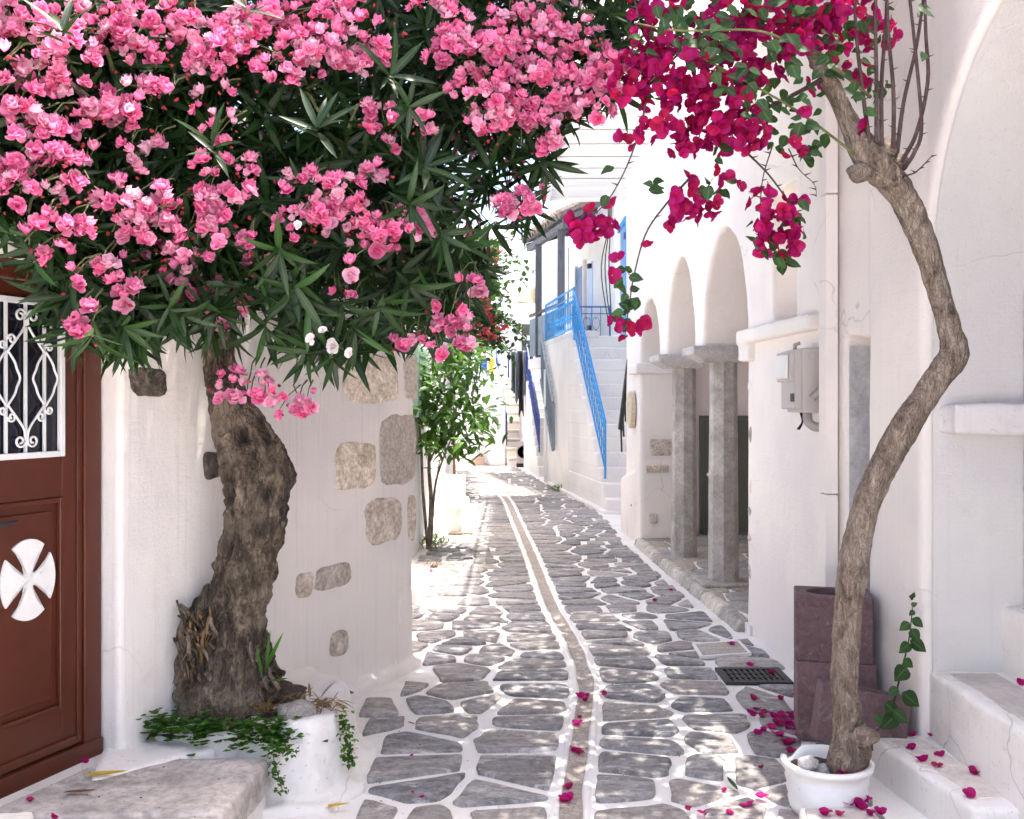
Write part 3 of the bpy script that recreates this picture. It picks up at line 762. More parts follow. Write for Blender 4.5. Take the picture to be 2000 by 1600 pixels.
def leaf(u0, u1, withart):
    L = MB(); dbox(L, u0, u1, ZT + 0.05, 2.195, -0.06, -0.03)
    # stiles and rails stand proud of the panels
    dbox(L, u0, u0 + 0.075, ZT + .05, 2.195, -0.031, -0.018); dbox(L, u1 - 0.06, u1, ZT + .05, 2.195, -0.031, -0.018)
    dbox(L, u0 + .074, u1 - .059, ZT + .05, ZT + 0.22, -0.031, -0.0182); dbox(L, u0 + .074, u1 - .059, 1.33, 1.5, -0.031, -0.0182); dbox(L, u0 + .074, u1 - .059, 2.125, 2.195, -0.031, -0.0182)
    lf = L.build('door_leaf', M['door'], red_house, bevel=0.004)
    u0i, u1i = u0 + 0.075, u1 - 0.06
    mo = MB()
    for (za, zb) in ((ZT + 0.22, 1.33),):
        dbox(mo, u0i, u0i + .02, za, zb, -0.03, -0.008); dbox(mo, u1i - .02, u1i, za, zb, -0.03, -0.008)
        dbox(mo, u0i + .02, u1i - .02, za, za + .02, -0.03, -0.008); dbox(mo, u0i + .02, u1i - .02, zb - .02, zb, -0.03, -0.008)
        dbox(mo, u0i + .05, u1i - .05, za + .05, zb - .05, -0.03, -0.02)
    mo.build('moulding', M['door'], lf, bevel=0.006, seg=3)
    br = MB(); dbox(br, u0 + .005, u1 - .005, ZT + .052, ZT + .09, -0.03, -0.002); br.build('weather_bar', M['door'], lf, bevel=0.008)
    # glazed upper light with white wrought-iron grille
    gl = MB(); dbox(gl, u0i, u1i, 1.5, 2.125, -0.03, -0.024); gl.build('pane', M['doorpane'], lf)
    gu0, gu1, gz0, gz1 = u0i + 0.0, u1i + 0.015, 1.497, 2.127
    g = MB(); t = 0.024
    dbox(g, gu0, gu0 + t, gz0, gz1, -0.022, 0.0); dbox(g, gu1 - t, gu1, gz0, gz1, -0.022, 0.0)
    dbox(g, gu0 + t, gu1 - t, gz0, gz0 + t, -0.022, -0.001); dbox(g, gu0 + t, gu1 - t, gz1 - t, gz1, -0.022, -0.001)
    gf = g.build('grille', M['ironwhite'], lf, bevel=0.003)
    uc = (gu0 + gu1) / 2; zc = (gz0 + gz1) / 2; sp = (gu1 - gu0) / 4.1
    for k in (-1, 0, 1):
        b = MB(); dbox(b, uc + k * sp - .0055, uc + k * sp + .0055, gz0 + t, gz1 - t, -0.017, -0.008); b.build('grille_bar', M['ironwhite'], lf)
    def scroll(cu, cz, r, su, sz, turns=1.35, tail=None):
        pts = []
        if tail is not None:
            for q in bez(tail, 14): pts.append(DP(q[0], q[1], -0.006))
        n = 26
        for i in range(n):
            f = i / (n - 1); a = f * turns * 2 * math.pi; rr = r * (1 - 0.72 * f)
            pts.append(DP(cu + su * (rr * math.cos(a) - r) , cz + sz * rr * math.sin(a), -0.006))
        return MB().tube(pts, 0.0048, 6)
    for s in (-1, 1):
        for v in (-1, 1):
            # heart-shaped scrolls at head and foot, wavy lozenge sides between
            scroll(uc + s * 0.004, zc + v * 0.245, 0.026, s * -1, v, 1.3, [(uc + s * sp * 0.95, zc + v * 0.105), (uc + s * 0.05, zc + v * 0.15), (uc + s * 0.012, zc + v * 0.2), (uc + s * 0.004, zc + v * 0.245)]).build('grille_scroll', M['ironwhite'], lf, True)
            scroll(uc + s * sp * 0.97, zc + v * 0.15, 0.02, s * 1, v, 1.2, None).build('grille_scroll', M['ironwhite'], lf, True)
            scroll(uc + s * sp * 1.03, zc + v * 0.125, 0.017, s * -1, v, 1.2, None).build('grille_scroll', M['ironwhite'], lf, True)
        for v in (-1, 1):
            pts = bez([(uc + s * sp, zc + 0.11), (uc + s * (sp + v * 0.035), zc + 0.065), (uc + s * (sp + v * 0.047), zc + 0.035), (uc + s * (sp + v * 0.062), zc), (uc + s * (sp + v * 0.047), zc - 0.035), (uc + s * (sp + v * 0.035), zc - 0.065), (uc + s * sp, zc - 0.11)], 24)
            MB().tube([DP(q[0], q[1], -0.006) for q in pts], 0.0048, 6).build('grille_scroll', M['ironwhite'], lf, True)
    # white cut-out cross with flared arms
    cu, cz = (u0i + u1i) / 2 - 0.008, 1.02
    pts = []
    nq = 12
    for q in range(4):
        a0 = q * math.pi / 2
        for i in range(nq + 1):             # curved outer end of one arm
            a = a0 + (-0.62 + 1.24 * i / nq)
            pts.append((math.cos(a), math.sin(a)))
        ar = a0 + math.pi / 4               # leaf-shaped notch between two arms
        for i in range(1, 8):
            f = i / 8; rr = 0.2 + 0.8 * abs(2 * f - 1) ** 1.0
            off = 0.165 * (1 - abs(2 * f - 1)) ** 0 * math.sin(abs(2 * f - 1) * math.pi) + 0.165 * abs(2 * f - 1) ** 3
            off = 0.19 * math.sin(min(1, abs(2 * f - 1)) * math.pi * 0.86)
            sgn = -1 if f < 0.5 else 1
            aa = ar
            pts.append((rr * math.cos(aa) - sgn * off * math.sin(aa), rr * math.sin(aa) + sgn * off * math.cos(aa)))
    c = MB(); n = len(pts)
    vs = [DP(cu - p[0] * 0.133, cz + p[1] * 0.16, -0.019) for p in pts] + [DP(cu - p[0] * 0.133, cz + p[1] * 0.16, -0.010) for p in pts]
    vs.append(DP(cu, cz, -0.010))
    c.add(vs, [(i, (i + 1) % n, n + (i + 1) % n, n + i) for i in range(n)] + [(n + i, n + (i + 1) % n, 2 * n) for i in range(n)])
    c.build('cross_ornament', M['whitepaint'], lf)
    return lf
lf1 = leaf(0.107, 0.612, True); lf2 = leaf(0.616, 1.265, True)
h = MB(); h.tube([DP(0.575, 1.255, -0.018), DP(0.575, 1.255, 0.03), DP(0.56, 1.255, 0.04), DP(0.465, 1.262, 0.038)], [0.011, 0.011, 0.011, 0.008], 10)
h.build('door_handle', M['irongrate'], lf1, True)

# stone doorstep and its white plinth
ds = thing('doorstep', 'worn grey stone doorstep slab below the dark red door', 'doorstep', (-1.5, 3.7, 0))
pl = MB(); pl.prism([(-1.78, 4.45), (-1.15, 4.4), (-1.035, 4.2), (-1.06, 2.6), (-2.7, 2.4), (-2.3, 3.2)], -0.05, 0.1)
pl.prism([(-1.80, 4.42), (-1.25, 4.42), (-1.28, 4.28), (-1.66, 3.9)], 0.0, 0.235)
plaster('plinth', pl, M['chipped'], ds, 0.02, 4, 0.014, 0.2)
def slab(pts, z0, z1, mat, name, parent, voxel=0.012):
    m = MB().prism(pts, z0, z1); return plaster(name, m, mat, parent, voxel, 2, 0.008, 0.12)
slab([(-1.70, 4.20), (-1.02, 4.19), (-1.05, 3.62), (-1.93, 3.60)], 0.08, 0.226, M['doorstep'], 'step_slab', ds)
slab([(-1.93, 3.592), (-1.052, 3.612), (-1.09, 2.7), (-2.3, 2.62)], 0.08, 0.222, M['doorstep'], 'step_slab', ds)
kb = MB().prism([(-1.86, 3.53), (-1.70, 3.56), (-1.66, 3.3), (-1.9, 3.2)], 0.2, 0.265); plaster('white_lump', kb, M['white'], ds, 0.012, 5, 0.01, .1)

# whitewashed planter built against the wall round the old tree
pt = thing('planter', 'lumpy whitewashed masonry planter around the foot of the old oleander', 'planter', (-1.2, 4.7, 0))
foot = [(-1.66, 4.36), (-1.34, 4.25), (-1.02, 4.2), (-0.83, 4.24), (-0.70, 4.40), (-0.71, 4.86), (-0.85, 5.25), (-1.02, 5.6), (-1.4, 5.3)]
topp = [(-1.62, 4.42), (-1.34, 4.32), (-1.04, 4.28), (-0.88, 4.30), (-0.78, 4.42), (-0.80, 4.86), (-0.9, 5.15), (-1.08, 5.4), (-1.4, 5.2)]
pm = MB(); n = len(foot)
vs = [(p[0], p[1], -0.05) for p in foot] + [(p[0], p[1], 0.29 if i not in (3, 4, 5) else 0.345) for i, p in enumerate(topp)]
pm.add(vs, [tuple(range(n - 1, -1, -1)), tuple(range(n, 2 * n))] + [(i, (i + 1) % n, n + (i + 1) % n, n + i) for i in range(n)])
pm.prism([(-1.1, 4.12), (-0.78, 4.16), (-0.65, 4.4), (-0.66, 4.95), (-0.9, 5.3)], -0.05, 0.03)
plaster('masonry', pm, M['chipped'], pt, 0.016, 4, 0.05, 0.13)
so = MB(); nn = 40
vs = []
for j in range(nn):
    for i in range(nn):
        u = -1.6 + 0.8 * i / (nn - 1); v = 4.33 + 0.75 * j / (nn - 1)
        dd = math.hypot((u + 1.2) / 0.4, (v - 4.7) / 0.42)
        vs.append((u, v, 0.345 - 0.10 * max(0, dd - 0.35) + 0.03 * mnoise.noise((u * 12, v * 12, 0))))
so.add(vs, [(j * nn + i, j * nn + i + 1, (j + 1) * nn + i + 1, (j + 1) * nn + i) for j in range(nn - 1) for i in range(nn - 1)])
so.build('soil', M['soil'], pt, True)
def rock(name, c, r, mat, parent, seed, sq=(1, 1, 0.7), label=None, cat=None, group=None):
    import bmesh
    bm = bmesh.new(); bmesh.ops.create_icosphere(bm, subdivisions=3, radius=1)
    for v in bm.verts:
        p = v.co.copy(); k = 1 + 0.28 * mnoise.noise(p * 1.3 + Vector((seed, 0, 0))) + 0.07 * mnoise.noise(p * 4 + Vector((0, seed, 0)))
        v.co = Vector((p.x * sq[0], p.y * sq[1], p.z * sq[2])) * k * r + Vector(c)
    me = bpy.data.meshes.new(name); bm.to_mesh(me); bm.free()
    me.polygons.foreach_set('use_smooth', [True] * len(me.polygons))
    o = mesh_obj(name, me, mat, parent)
    if label: tag(o, label, cat, group)
    return o
rock('rock', P(582, 1392, 4.42), 0.085, M['rock'], None, 3.1, (1.15, 0.8, 0.6), 'rough grey rock lying on the planter rim beside the trunk', 'rock')
# ------------------------------------------------------------------ arcaded house (right of the lane)
arc = thing('arcade_house', 'whitewashed house with an arched loggia on stone columns', 'house', (2.2, 8, 0))
TH = 0.45; TOP = 4.7
def seg(mb, ya, yb, z0a, z0b, z1, th=TH, front=0.0):
    return mb.hexa([(XF(ya) - front, ya, z0a), (XF(ya) + th, ya, z0a), (XF(yb) + th, yb, z0b), (XF(yb) - front, yb, z0b),
                    (XF(ya) - front, ya, z1), (XF(ya) + th, ya, z1), (XF(yb) + th, yb, z1), (XF(yb) - front, yb, z1)])
w = MB()
def archrow(mb, ya, yb, spring, crown, top, n=20, power=1.0):
    c = (ya + yb) / 2; hw = (yb - ya) / 2
    zz = lambda y: spring + (crown - spring) * max(0.0, 1 - ((y - c) / hw) ** 2) ** 0.5
    for i in range(n):
        a0 = math.pi * i / n; a1 = math.pi * (i + 1) / n
        y0 = c - hw * math.cos(a0); y1 = c - hw * math.cos(a1)
        seg(mb, y0, y1, zz(y0), zz(y1), top)
SPR = 2.2
archrow(w, 7.48, 8.89, SPR, 3.14, TOP); archrow(w, 9.19, 10.46, SPR, 3.14, TOP); archrow(w, 10.84, 12.03, 2.18, 2.9, TOP)
seg(w, 8.89, 9.19, SPR, SPR, TOP); seg(w, 10.46, 10.84, SPR, SPR, TOP)
seg(w, 12.03, 13.05, -0.05, -0.05, TOP)
# far pier: flares towards its foot
w.prism([(XF(12.05) - .0, 12.06), (XF(12.05) + .4, 12.06), (XF(13.0) + .4, 13.3), (XF(13.0) - .06, 13.25)], -0.05, [0.9, 1.0, 1.0, 0.7])
# near block between loggia and slot, window above the ledge
seg(w, 6.87, 7.48, -0.05, -0.05, TOP, 0.6); seg(w, 6.4, 6.87, -0.05, -0.05, 2.27, 0.6); seg(w, 6.4, 6.87, 3.15, 3.15, TOP, 0.6); seg(w, 6.4, 6.87, 2.2, 2.2, TOP, 0.02)
w.v[-8:] = [(x + 0.25, y, z) for x, y, z in w.v[-8:]]
seg(w, 5.57, 6.4, -0.05, -0.05, TOP, 0.6)
seg(w, 5.2, 5.57, 2.05, 2.09, TOP, 0.6); seg(w, 4.62, 5.2, -0.05, -0.05, TOP, 0.6, 0.015)
w.prism([(XF(5.2) + .45, 5.15), (XF(5.2) + .7, 5.15), (XF(5.6) + .7, 5.62), (XF(5.6) + .45, 5.62)], -0.05, TOP)
# niche over the steps
archrow(w, 2.7, 4.62, 2.25, 3.42, TOP, 24)
seg(w, 0.6, 2.7, -0.05, -0.05, TOP)
w.box(1.9, 4.4, 4.63, 5.1, -0.05, TOP); w.box(2.2, 4.4, 2.2, 2.7, -0.05, TOP); w.box(3.9, 4.4, 2.6, 4.7, 0, TOP); w.box(2.2, 4.3, 2.5, 4.7, 3.5, TOP)
plaster('wall', w, M['wall_r'], arc, 0.023, 3, 0.012, 0.4)
# loggia inside: back, ceiling, end wall
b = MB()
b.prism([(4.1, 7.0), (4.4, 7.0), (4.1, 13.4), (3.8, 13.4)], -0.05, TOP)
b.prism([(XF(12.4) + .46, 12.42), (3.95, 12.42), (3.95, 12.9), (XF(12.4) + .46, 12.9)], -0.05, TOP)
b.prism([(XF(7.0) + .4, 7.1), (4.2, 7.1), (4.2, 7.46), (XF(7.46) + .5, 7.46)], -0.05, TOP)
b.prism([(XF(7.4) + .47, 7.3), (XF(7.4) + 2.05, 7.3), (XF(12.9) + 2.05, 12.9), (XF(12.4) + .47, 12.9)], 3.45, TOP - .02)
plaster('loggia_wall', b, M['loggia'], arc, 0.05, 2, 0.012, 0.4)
MB().prism([(XF(5) + .1, 4.9), (4.3, 4.9), (4.2, 7.4), (XF(7.4) + 2.1, 7.4), (XF(13) + 2.1, 13.0), (XF(13) + .1, 13.0)], TOP - .12, TOP + .02).build('roof', M['white'], arc)

# capitals, columns
def capital(y0, y1, z0, z1, over=0.05, mat='capital'):
    m = MB(); x0a, x0b = XF(y0) - over - .05, XF(y1) - over - .05; x1a, x1b = XF(y0) + TH + over, XF(y1) + TH + over
    q = [(x0a, y0 - .1), (x1a, y0 - .1), (x1b, y1 + .1), (x0b, y1 + .1)]
    p = [(x0a + .13, y0 + 0.03), (x1a - .13, y0 + .03), (x1b - .13, y1 - .03), (x0b + .13, y1 - .03)]
    zm = z0 + (z1 - z0) * 0.52
    vs = [(a[0], a[1], z0) for a in p] + [(a[0], a[1], zm) for a in q] + [(a[0], a[1], z1) for a in q]
    m.add(vs, [(3, 2, 1, 0), (8, 9, 10, 11)] + [(l * 4 + i, l * 4 + (i + 1) % 4, l * 4 + 4 + (i + 1) % 4, l * 4 + 4 + i) for l in range(2) for i in range(4)])
    o = m.build('capital', M[mat], arc, bevel=0.012, seg=3); return o
capital(8.89, 9.19, 2.075, 2.215); capital(10.46, 10.84, 2.075, 2.215)
def column(yc, z0, z1, r0=0.137, r1=0.122):
    m = MB(); xc = XF(yc) + TH / 2; vs = []; ns = 14; seg_ = 32
    for i in range(ns + 1):
        f = i / ns; r = r0 + (r1 - r0) * f
        for k in range(seg_):
            a = 2 * math.pi * k / seg_ + 0.2
            ca, sa = abs(math.cos(a - .2)), abs(math.sin(a - .2))
            rr = r * 0.93 * min(1 / max(ca, sa), 1.42 / (ca + sa)) * (1 + 0.015 * mnoise.noise((math.cos(a) * 3, math.sin(a) * 3, f * 9 + yc)))
            vs.append((xc + rr * math.cos(a), yc + rr * math.sin(a), z0 + (z1 - z0) * f))
    m.add(vs, [(i * seg_ + k, i * seg_ + (k + 1) % seg_, (i + 1) * seg_ + (k + 1) % seg_, (i + 1) * seg_ + k) for i in range(ns) for k in range(seg_)] + [tuple(range(ns * seg_, ns * seg_ + seg_))])
    c = m.build('column', M['column'], arc)
    return c
column(9.04, 0.05, 2.08); column(10.65, 0.05, 2.08)
# worn base slab under the near column
slab([(XF(8.8) - .02, 8.78), (XF(8.8) + .46, 8.78), (XF(9.3) + .46, 9.3), (XF(9.3) - .02, 9.3)], 0.06, 0.115, M['flag'], 'column_base', arc, 0.02)
# impost on the far pier and the long ledge on the near wall
im = MB(); 
seg(im, 12.0, 12.5, 2.06, 2.06, 2.19, 0.44, 0.06); plaster('impost', im, M['white'], arc, 0.02, 3, 0.006, .2)
im = MB(); seg(im, 5.98, 7.55, 2.15, 2.15, 2.255, 0.05, 0.075); seg(im, 7.3, 7.56, 2.02, 2.02, 2.2, 0.42, 0.05)
plaster('ledge', im, M['white'], arc, 0.016, 3, 0.006, .2)
# quoin stones showing at the corner of the near block
for i, (z, h, mat) in enumerate(((1.83, .12, 'wall_r'), (1.5, .2, 'kerb'), (1.1, .16, 'wall_r'), (0.72, .09, 'rubble'), (0.45, .14, 'kerb'), (0.9, .1, 'kerb'))):
    c = Vector((XF(7.48) + 0.03, 7.49, z))
    c = Vector((XF(7.48) + 0.075, 7.42, z)); rock('quoin_stone', c, 0.1, M[mat], arc, i * 5.1, (0.8, 0.75, h / 0.1 * 0.7))
# stones in the far pier
for (xa, xb, ya, yb) in ((1270, 1316, 858, 890), (1262, 1306, 908, 923), (1268, 1284, 1003, 1022)):
    p0 = P(xa, yb, 12.03); p1 = P(xb, ya, 12.03)
    MB().box(p0.x, p1.x, 12.005, 12.1, p0.z, p1.z).build('pier_stone', M['rubble'], arc, bevel=0.02, seg=3)
# terrace floor of flagstones
tf = MB(); tf.prism([(XF(7.4) - .02, 7.35), (4.15, 7.35), (3.95, 12.45), (XF(12.1) - .02, 12.1)], -0.05, 0.07)
ter = tf.build('terrace', M['mortar'], None); ter['kind'] = 'structure'
random.seed(21)
fs_ = []
y = 7.45
while y < 12.4:
    x = 1.5; hh = random.uniform(0.42, 0.6)
    while x < 4.1:
        fs_.append((x + random.uniform(-.08, .08), y + random.uniform(-.06, .06))); x += random.uniform(0.5, 0.8)
    y += hh
fcells = make_cells(fs_, lambda y: 0.02, lambda sx, sy: [(XF(sy) + 0.0, sy, -1, 0), (sx, 7.4, 0, -1), (sx, 12.4, 0, 1), (4.0, sy, 1, 0)])
lay(fcells, ter, 'flagstone', 'flagstones', M['flag'], 0.068)
# rough kerb along the terrace edge
y = 7.46; i = 0
while y < 12.0:
    L = random.uniform(0.35, 0.62); i += 1
    y1 = min(y + L, 12.02)
    k = MB().hexa([(XF(y) - .10, y + .008, -.03), (XF(y) + .03, y + .008, -.03), (XF(y1) + .03, y1 - .008, -.03), (XF(y1) - .10, y1 - .008, -.03),
                   (XF(y) - .055, y + .012, .085), (XF(y) + .03, y + .012, .085), (XF(y1) + .03, y1 - .012, .085), (XF(y1) - .055, y1 - .012, .085)])
    plaster('kerb_stone', k, M['kerb'], ter, 0.018, 3, 0.03, 0.1)
    y = y1
# olive louvred double door at the end of the loggia
dx0, dx1, dz0, dz1, dy = P(1366, 0, 12.4).x, P(1366, 0, 12.4).x + 0.9, 0.08, 1.55, 12.4
fr = MB(); fr.box(dx0, dx0 + .05, dy - .05, dy + .03, dz0, dz1); fr.box(dx1 - .05, dx1, dy - .05, dy + .03, dz0, dz1); fr.box(dx0 + .05, dx1 - .05, dy - .05, dy + .03, dz1 - .05, dz1 - .001)
dr = fr.build('shutter_door', M['olive'], arc, bevel=0.004)
for (a, b_) in ((dx0 + .052, dx0 + .448), (dx0 + .452, dx1 - .052)):
    lf = MB(); lf.box(a, a + .17, dy - .035, dy, dz0 + .02, dz1 - .052); lf.box(b_ - .06, b_, dy - .035, dy, dz0 + .02, dz1 - .052)
    lf.box(a + .17, b_ - .06, dy - .034, dy, dz0 + .02, dz0 + .12); lf.box(a + .17, b_ - .06, dy - .034, dy, dz1 - .16, dz1 - .052); lf.box(a + .17, b_ - .06, dy - .012, dy - .003, dz0 + .12, dz1 - .16)
    l = lf.build('shutter_leaf', M['olive'], dr)
    for k in range(26):
        z = dz0 + .13 + k * (dz1 - dz0 - .3) / 26
        MB().hexa([(a + .17, dy - .034, z), (b_ - .06, dy - .034, z), (b_ - .06, dy - .02, z + .03), (a + .17, dy - .02, z + .03), (a + .17, dy - .034, z + .008), (b_ - .06, dy - .034, z + .008), (b_ - .06, dy - .02, z + .038), (a + .17, dy - .02, z + .038)]).build('slat', M['olive'], dr)
kn = MB().lathe([(0.001, -.03), (0.018, -.03), (0.024, -.015), (0.018, 0), (0.008, 0.0), (0.008, 0.03)], seg=16)
ko = kn.build('knob', M['ironwhite'], dr, True); ko.rotation_euler = (R(-90), 0, 0); ko.location = (dx0 + .10, dy - .05, 0.82)
# oval name plaque on the street face of the far pier
pq = thing('oval_plaque', 'oval sandstone name plaque on the white pier beyond the columns', 'plaque', (XF(12.45), 12.45, 1.6))
n = 40; vs = []
yc, zc, ry, rz = 12.42, 1.62, 0.17, 0.23
for o, f in ((0.0, 1), (0.05, 1), (0.06, 0.94)):
    for k in range(n):
        a = 2 * math.pi * k / n; y = yc + ry * f * math.cos(a); vs.append((XF(y) - o - .012, y, zc + rz * f * math.sin(a)))
MB().add(vs, [(l * n + k, (l + 1) * n + k, (l + 1) * n + (k + 1) % n, l * n + (k + 1) % n) for l in range(2) for k in range(n)] + [tuple(range(3 * n - 1, 2 * n - 1, -1))]).build('plaque_stone', M['plaque'], pq)
for r_ in range(3):          # worn, unreadable incised lettering
    for k in range(7 if r_ == 1 else 5):
        y = yc - 0.11 + (0.03 if r_ != 1 else 0) + k * 0.034; z = zc + 0.08 - r_ * 0.08
        MB().box(XF(y) - .074, XF(y) - .068, y, y + .012, z - .02, z + .02 * (1 if (k + r_) % 2 else .4)).build('worn_mark', M['rubble'], pq)

sl_ = MB(); sl_.box(XF(5.55) + .02, XF(5.55) + .47, 5.545, 5.565, 0.0, 2.03); sl_.build('slot_lining', M['concrete'], arc)
# painted square downpipe with a dark joint
dp = thing('downpipe', 'white painted square downpipe beside the meter box', 'pipe', (XF(5.7), 5.7, 0))
for z0, z1 in ((0.0, 1.2), (1.2, 2.9), (2.9, TOP)):
    m = MB(); ya, yb = 5.64, 5.75
    m.hexa([(XF(ya) - .085, ya, z0), (XF(ya) - .012, ya, z0), (XF(yb) - .012, yb, z0), (XF(yb) - .085, yb, z0), (XF(ya) - .085, ya, z1 - .006), (XF(ya) - .012, ya, z1 - .006), (XF(yb) - .012, yb, z1 - .006), (XF(yb) - .085, yb, z1 - .006)])
    m.build('pipe_length', M['wall_r'], dp, bevel=0.008, seg=3)
cb = thing('wall_cable', 'thin dark cable running down the white wall beside the downpipe', 'cable', (XF(5.86), 5.86, 0))
MB().tube([(XF(5.86) - .018 - .002 * math.sin(k), 5.86 + .004 * math.sin(k * 1.7), 0.02 + k * 0.17) for k in range(28)], 0.006, 6).build('cable', M['irongrate'], cb, True)
# electricity meter box
mt = thing('meter_box', 'beige plastic electricity meter box mounted on the white wall', 'meter box', (XF(6.1), 6.1, 1.65))
def wbox(y0, y1, o0, o1, z0, z1):
    return MB().hexa([(XF(y0) - o1, y0, z0), (XF(y0) - o0, y0, z0), (XF(y1) - o0, y1, z0), (XF(y1) - o1, y1, z0), (XF(y0) - o1, y0, z1), (XF(y0) - o0, y0, z1), (XF(y1) - o0, y1, z1), (XF(y1) - o1, y1, z1)])
wbox(5.910, 6.190, 0.02, 0.125, 1.655, 2.04).build('body', M['plastic'], mt, bevel=0.01, seg=3)
wbox(5.920, 6.180, 0.118, 0.165, 1.675, 2.03).build('cover', M['plastic'], mt, bevel=0.01, seg=3)
wbox(5.930, 6.170, 0.16, 0.195, 1.84, 2.02).build('meter_head', M['plastic'], mt, bevel=0.008, seg=3)
wbox(5.940, 6.160, 0.197, 0.213, 1.86, 2.0).build('meter_window', M['plasticw'], mt, bevel=0.005)
wbox(5.925, 5.990, 0.165, 0.17, 1.72, 1.77).build('lock_plate', M['irongrate'], mt, bevel=0.002)
sc_ = MB().tube([(XF(5.91) - .065, 5.914, 1.99), (XF(5.91) - .065, 5.902, 1.99)], 0.02, 20); sc_.build('knockout', M['plastic'], mt, bevel=0.003)
MB().tube([(XF(5.94) - .13, 6.04, 2.03), (XF(5.94) - .13, 6.04, 2.065), (XF(5.94) - .10, 6.04, 2.075)], 0.012, 8).build('hook', M['pipegrey'], mt, True)
MB().tube([tuple(q) for q in bez([(XF(6) - .06, 6.01, 1.66), (XF(6) - .06, 5.99, 1.6), (XF(6) - .03, 5.95, 1.57), (XF(6) + .0, 5.93, 1.575)], 12)], 0.028, 10).build('conduit', M['pipegrey'], mt, True)
MB().tube([tuple(q) for q in bez([(XF(6) - .07, 5.89, 1.74), (XF(6) - .03, 5.88, 1.78), (XF(6) + .005, 5.88, 1.83)], 10)], 0.022, 10).build('conduit', M['pipegrey'], mt, True)
for k in range(2):
    MB().tube([tuple(q) for q in bez([(XF(6) - .085 - .012 * k, 6.03, 1.66), (XF(6) - .09, 6.01, 1.60), (XF(6) - .115 - .01 * k, 5.99, 1.555)], 10)], 0.006, 6).build('wire', M['black'], mt, True)

# steps in the arched niche
stp = thing('niche_steps', 'white masonry steps with pinkish stone treads rising into the arched niche', 'steps', (1.9, 4.2, 0))
XS = [1.66, 1.93, 2.26, 2.57, 2.88, 3.2]; ZS = [0.17, 0.475, 0.775, 1.07, 1.36, 1.65]
for k in range(6):
    m = MB(); yn = 3.80 if k == 0 else 2.72
    xe = XS[k + 1] + 0.06 if k < 5 else 3.95
    sl = 0.1 if k == 0 else 0
    m.prism([(XS[k], 4.66), (XS[k] + sl, yn), (xe + sl, yn), (xe, 4.66)], -0.05 if k == 0 else ZS[k - 1] - 0.06, ZS[k])
    plaster('step', m, M['chipped'], stp, 0.016, 5, 0.014, 0.2)
    x1 = XS[k + 1] - 0.02 if k < 5 else 3.8
    t = MB().prism([(XS[k] + .07, 4.56), (XS[k] + .06 + sl, yn + .1), (x1 + sl - .02, yn + .1), (x1 - .03, 4.56)], ZS[k] - 0.03, ZS[k] + 0.006)
    t.build('tread', M['tread'], stp, bevel=0.004)
# thick plaster ledge on the niche wall
lg = MB(); lg.box(2.0, 3.9, 4.50, 4.66, 1.57, 1.713); lg.prism([(1.96, 4.62), (2.02, 4.5), (2.02, 4.66)], 1.57, 1.70)
plaster('niche_ledge', lg, M['worn'], arc, 0.016, 3, 0.016, 0.12)
# grey plaster lining niche and arch soffit, toned down to deepen the recess shade
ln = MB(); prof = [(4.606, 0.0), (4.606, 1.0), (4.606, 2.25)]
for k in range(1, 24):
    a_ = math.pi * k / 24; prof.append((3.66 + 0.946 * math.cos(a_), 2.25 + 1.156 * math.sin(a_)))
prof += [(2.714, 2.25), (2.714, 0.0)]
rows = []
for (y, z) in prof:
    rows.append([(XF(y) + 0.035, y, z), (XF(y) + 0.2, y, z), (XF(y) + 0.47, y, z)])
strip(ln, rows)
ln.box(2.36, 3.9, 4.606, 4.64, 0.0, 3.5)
ln.build('niche_shade_lining', M['niche'], arc, True)
# low slab at the foot of the pot
ls = thing('low_slab', 'low pale stone slab with white sides in front of the pot', 'slab', (1.4, 3.9, 0))
p = [G(1560, 1575, .09), G(1700, 1572, .09), G(1760, 1640, .09), G(1575, 1650, .09)]
plaster('slab_side', MB().prism([(q.x, q.y) for q in p], -0.03, 0.085), M['white'], ls, 0.014, 4, 0.012, .15)
c = sum(p, Vector()) / 4
MB().prism([((q.x - c.x) * .86 + c.x, (q.y - c.y) * .86 + c.y) for q in p], 0.06, 0.093).build('slab_top', M['tread'], ls, bevel=0.006)

# white boarded balcony over the blue stairs' landing, lengthened nearer to shade the paving
sof = thing('slatted_balcony', 'white boarded balcony projecting over the lane above the blue staircase', 'balcony', (1.4, 15, 5.5))
yb = 8.56; zs = 5.47; XL = 0.71; XR = 2.2
while yb < 18.4:
    y1 = yb + 0.76
    MB().hexa([(XL, yb, zs), (XR, yb, zs), (XR, y1 - .006, zs + .035), (XL, y1 - .006, zs + .035), (XL, yb, zs + .03), (XR, yb, zs + .03), (XR, y1 - .006, zs + .065), (XL, y1 - .006, zs + .065)]).build('board', M['slat'], sof, bevel=0.005)
    MB().box(XL + .06, XL + .09, yb + .1, y1 - .14, zs + .01, zs + .04).build('batten', M['slat'], sof)
    yb += 0.76
YE = yb
MB().box(XL - .11, XL - .005, 8.52, YE + .08, zs - .04, zs + .2).build('edge_beam', M['slat'], sof, bevel=0.008)
MB().box(XL - .004, XR, 8.48, 8.558, zs - .02, zs + .42).build('front_fascia', M['white'], sof, bevel=0.01)
MB().box(XL - .004, XR - .1, YE + .002, YE + .08, zs - .04, zs + .2).build('rear_fascia', M['slat'], sof, bevel=0.008)
MB().box(XL - .1, XR + .1, 8.56, YE, zs + .202, zs + .28).build('deck', M['white'], sof)
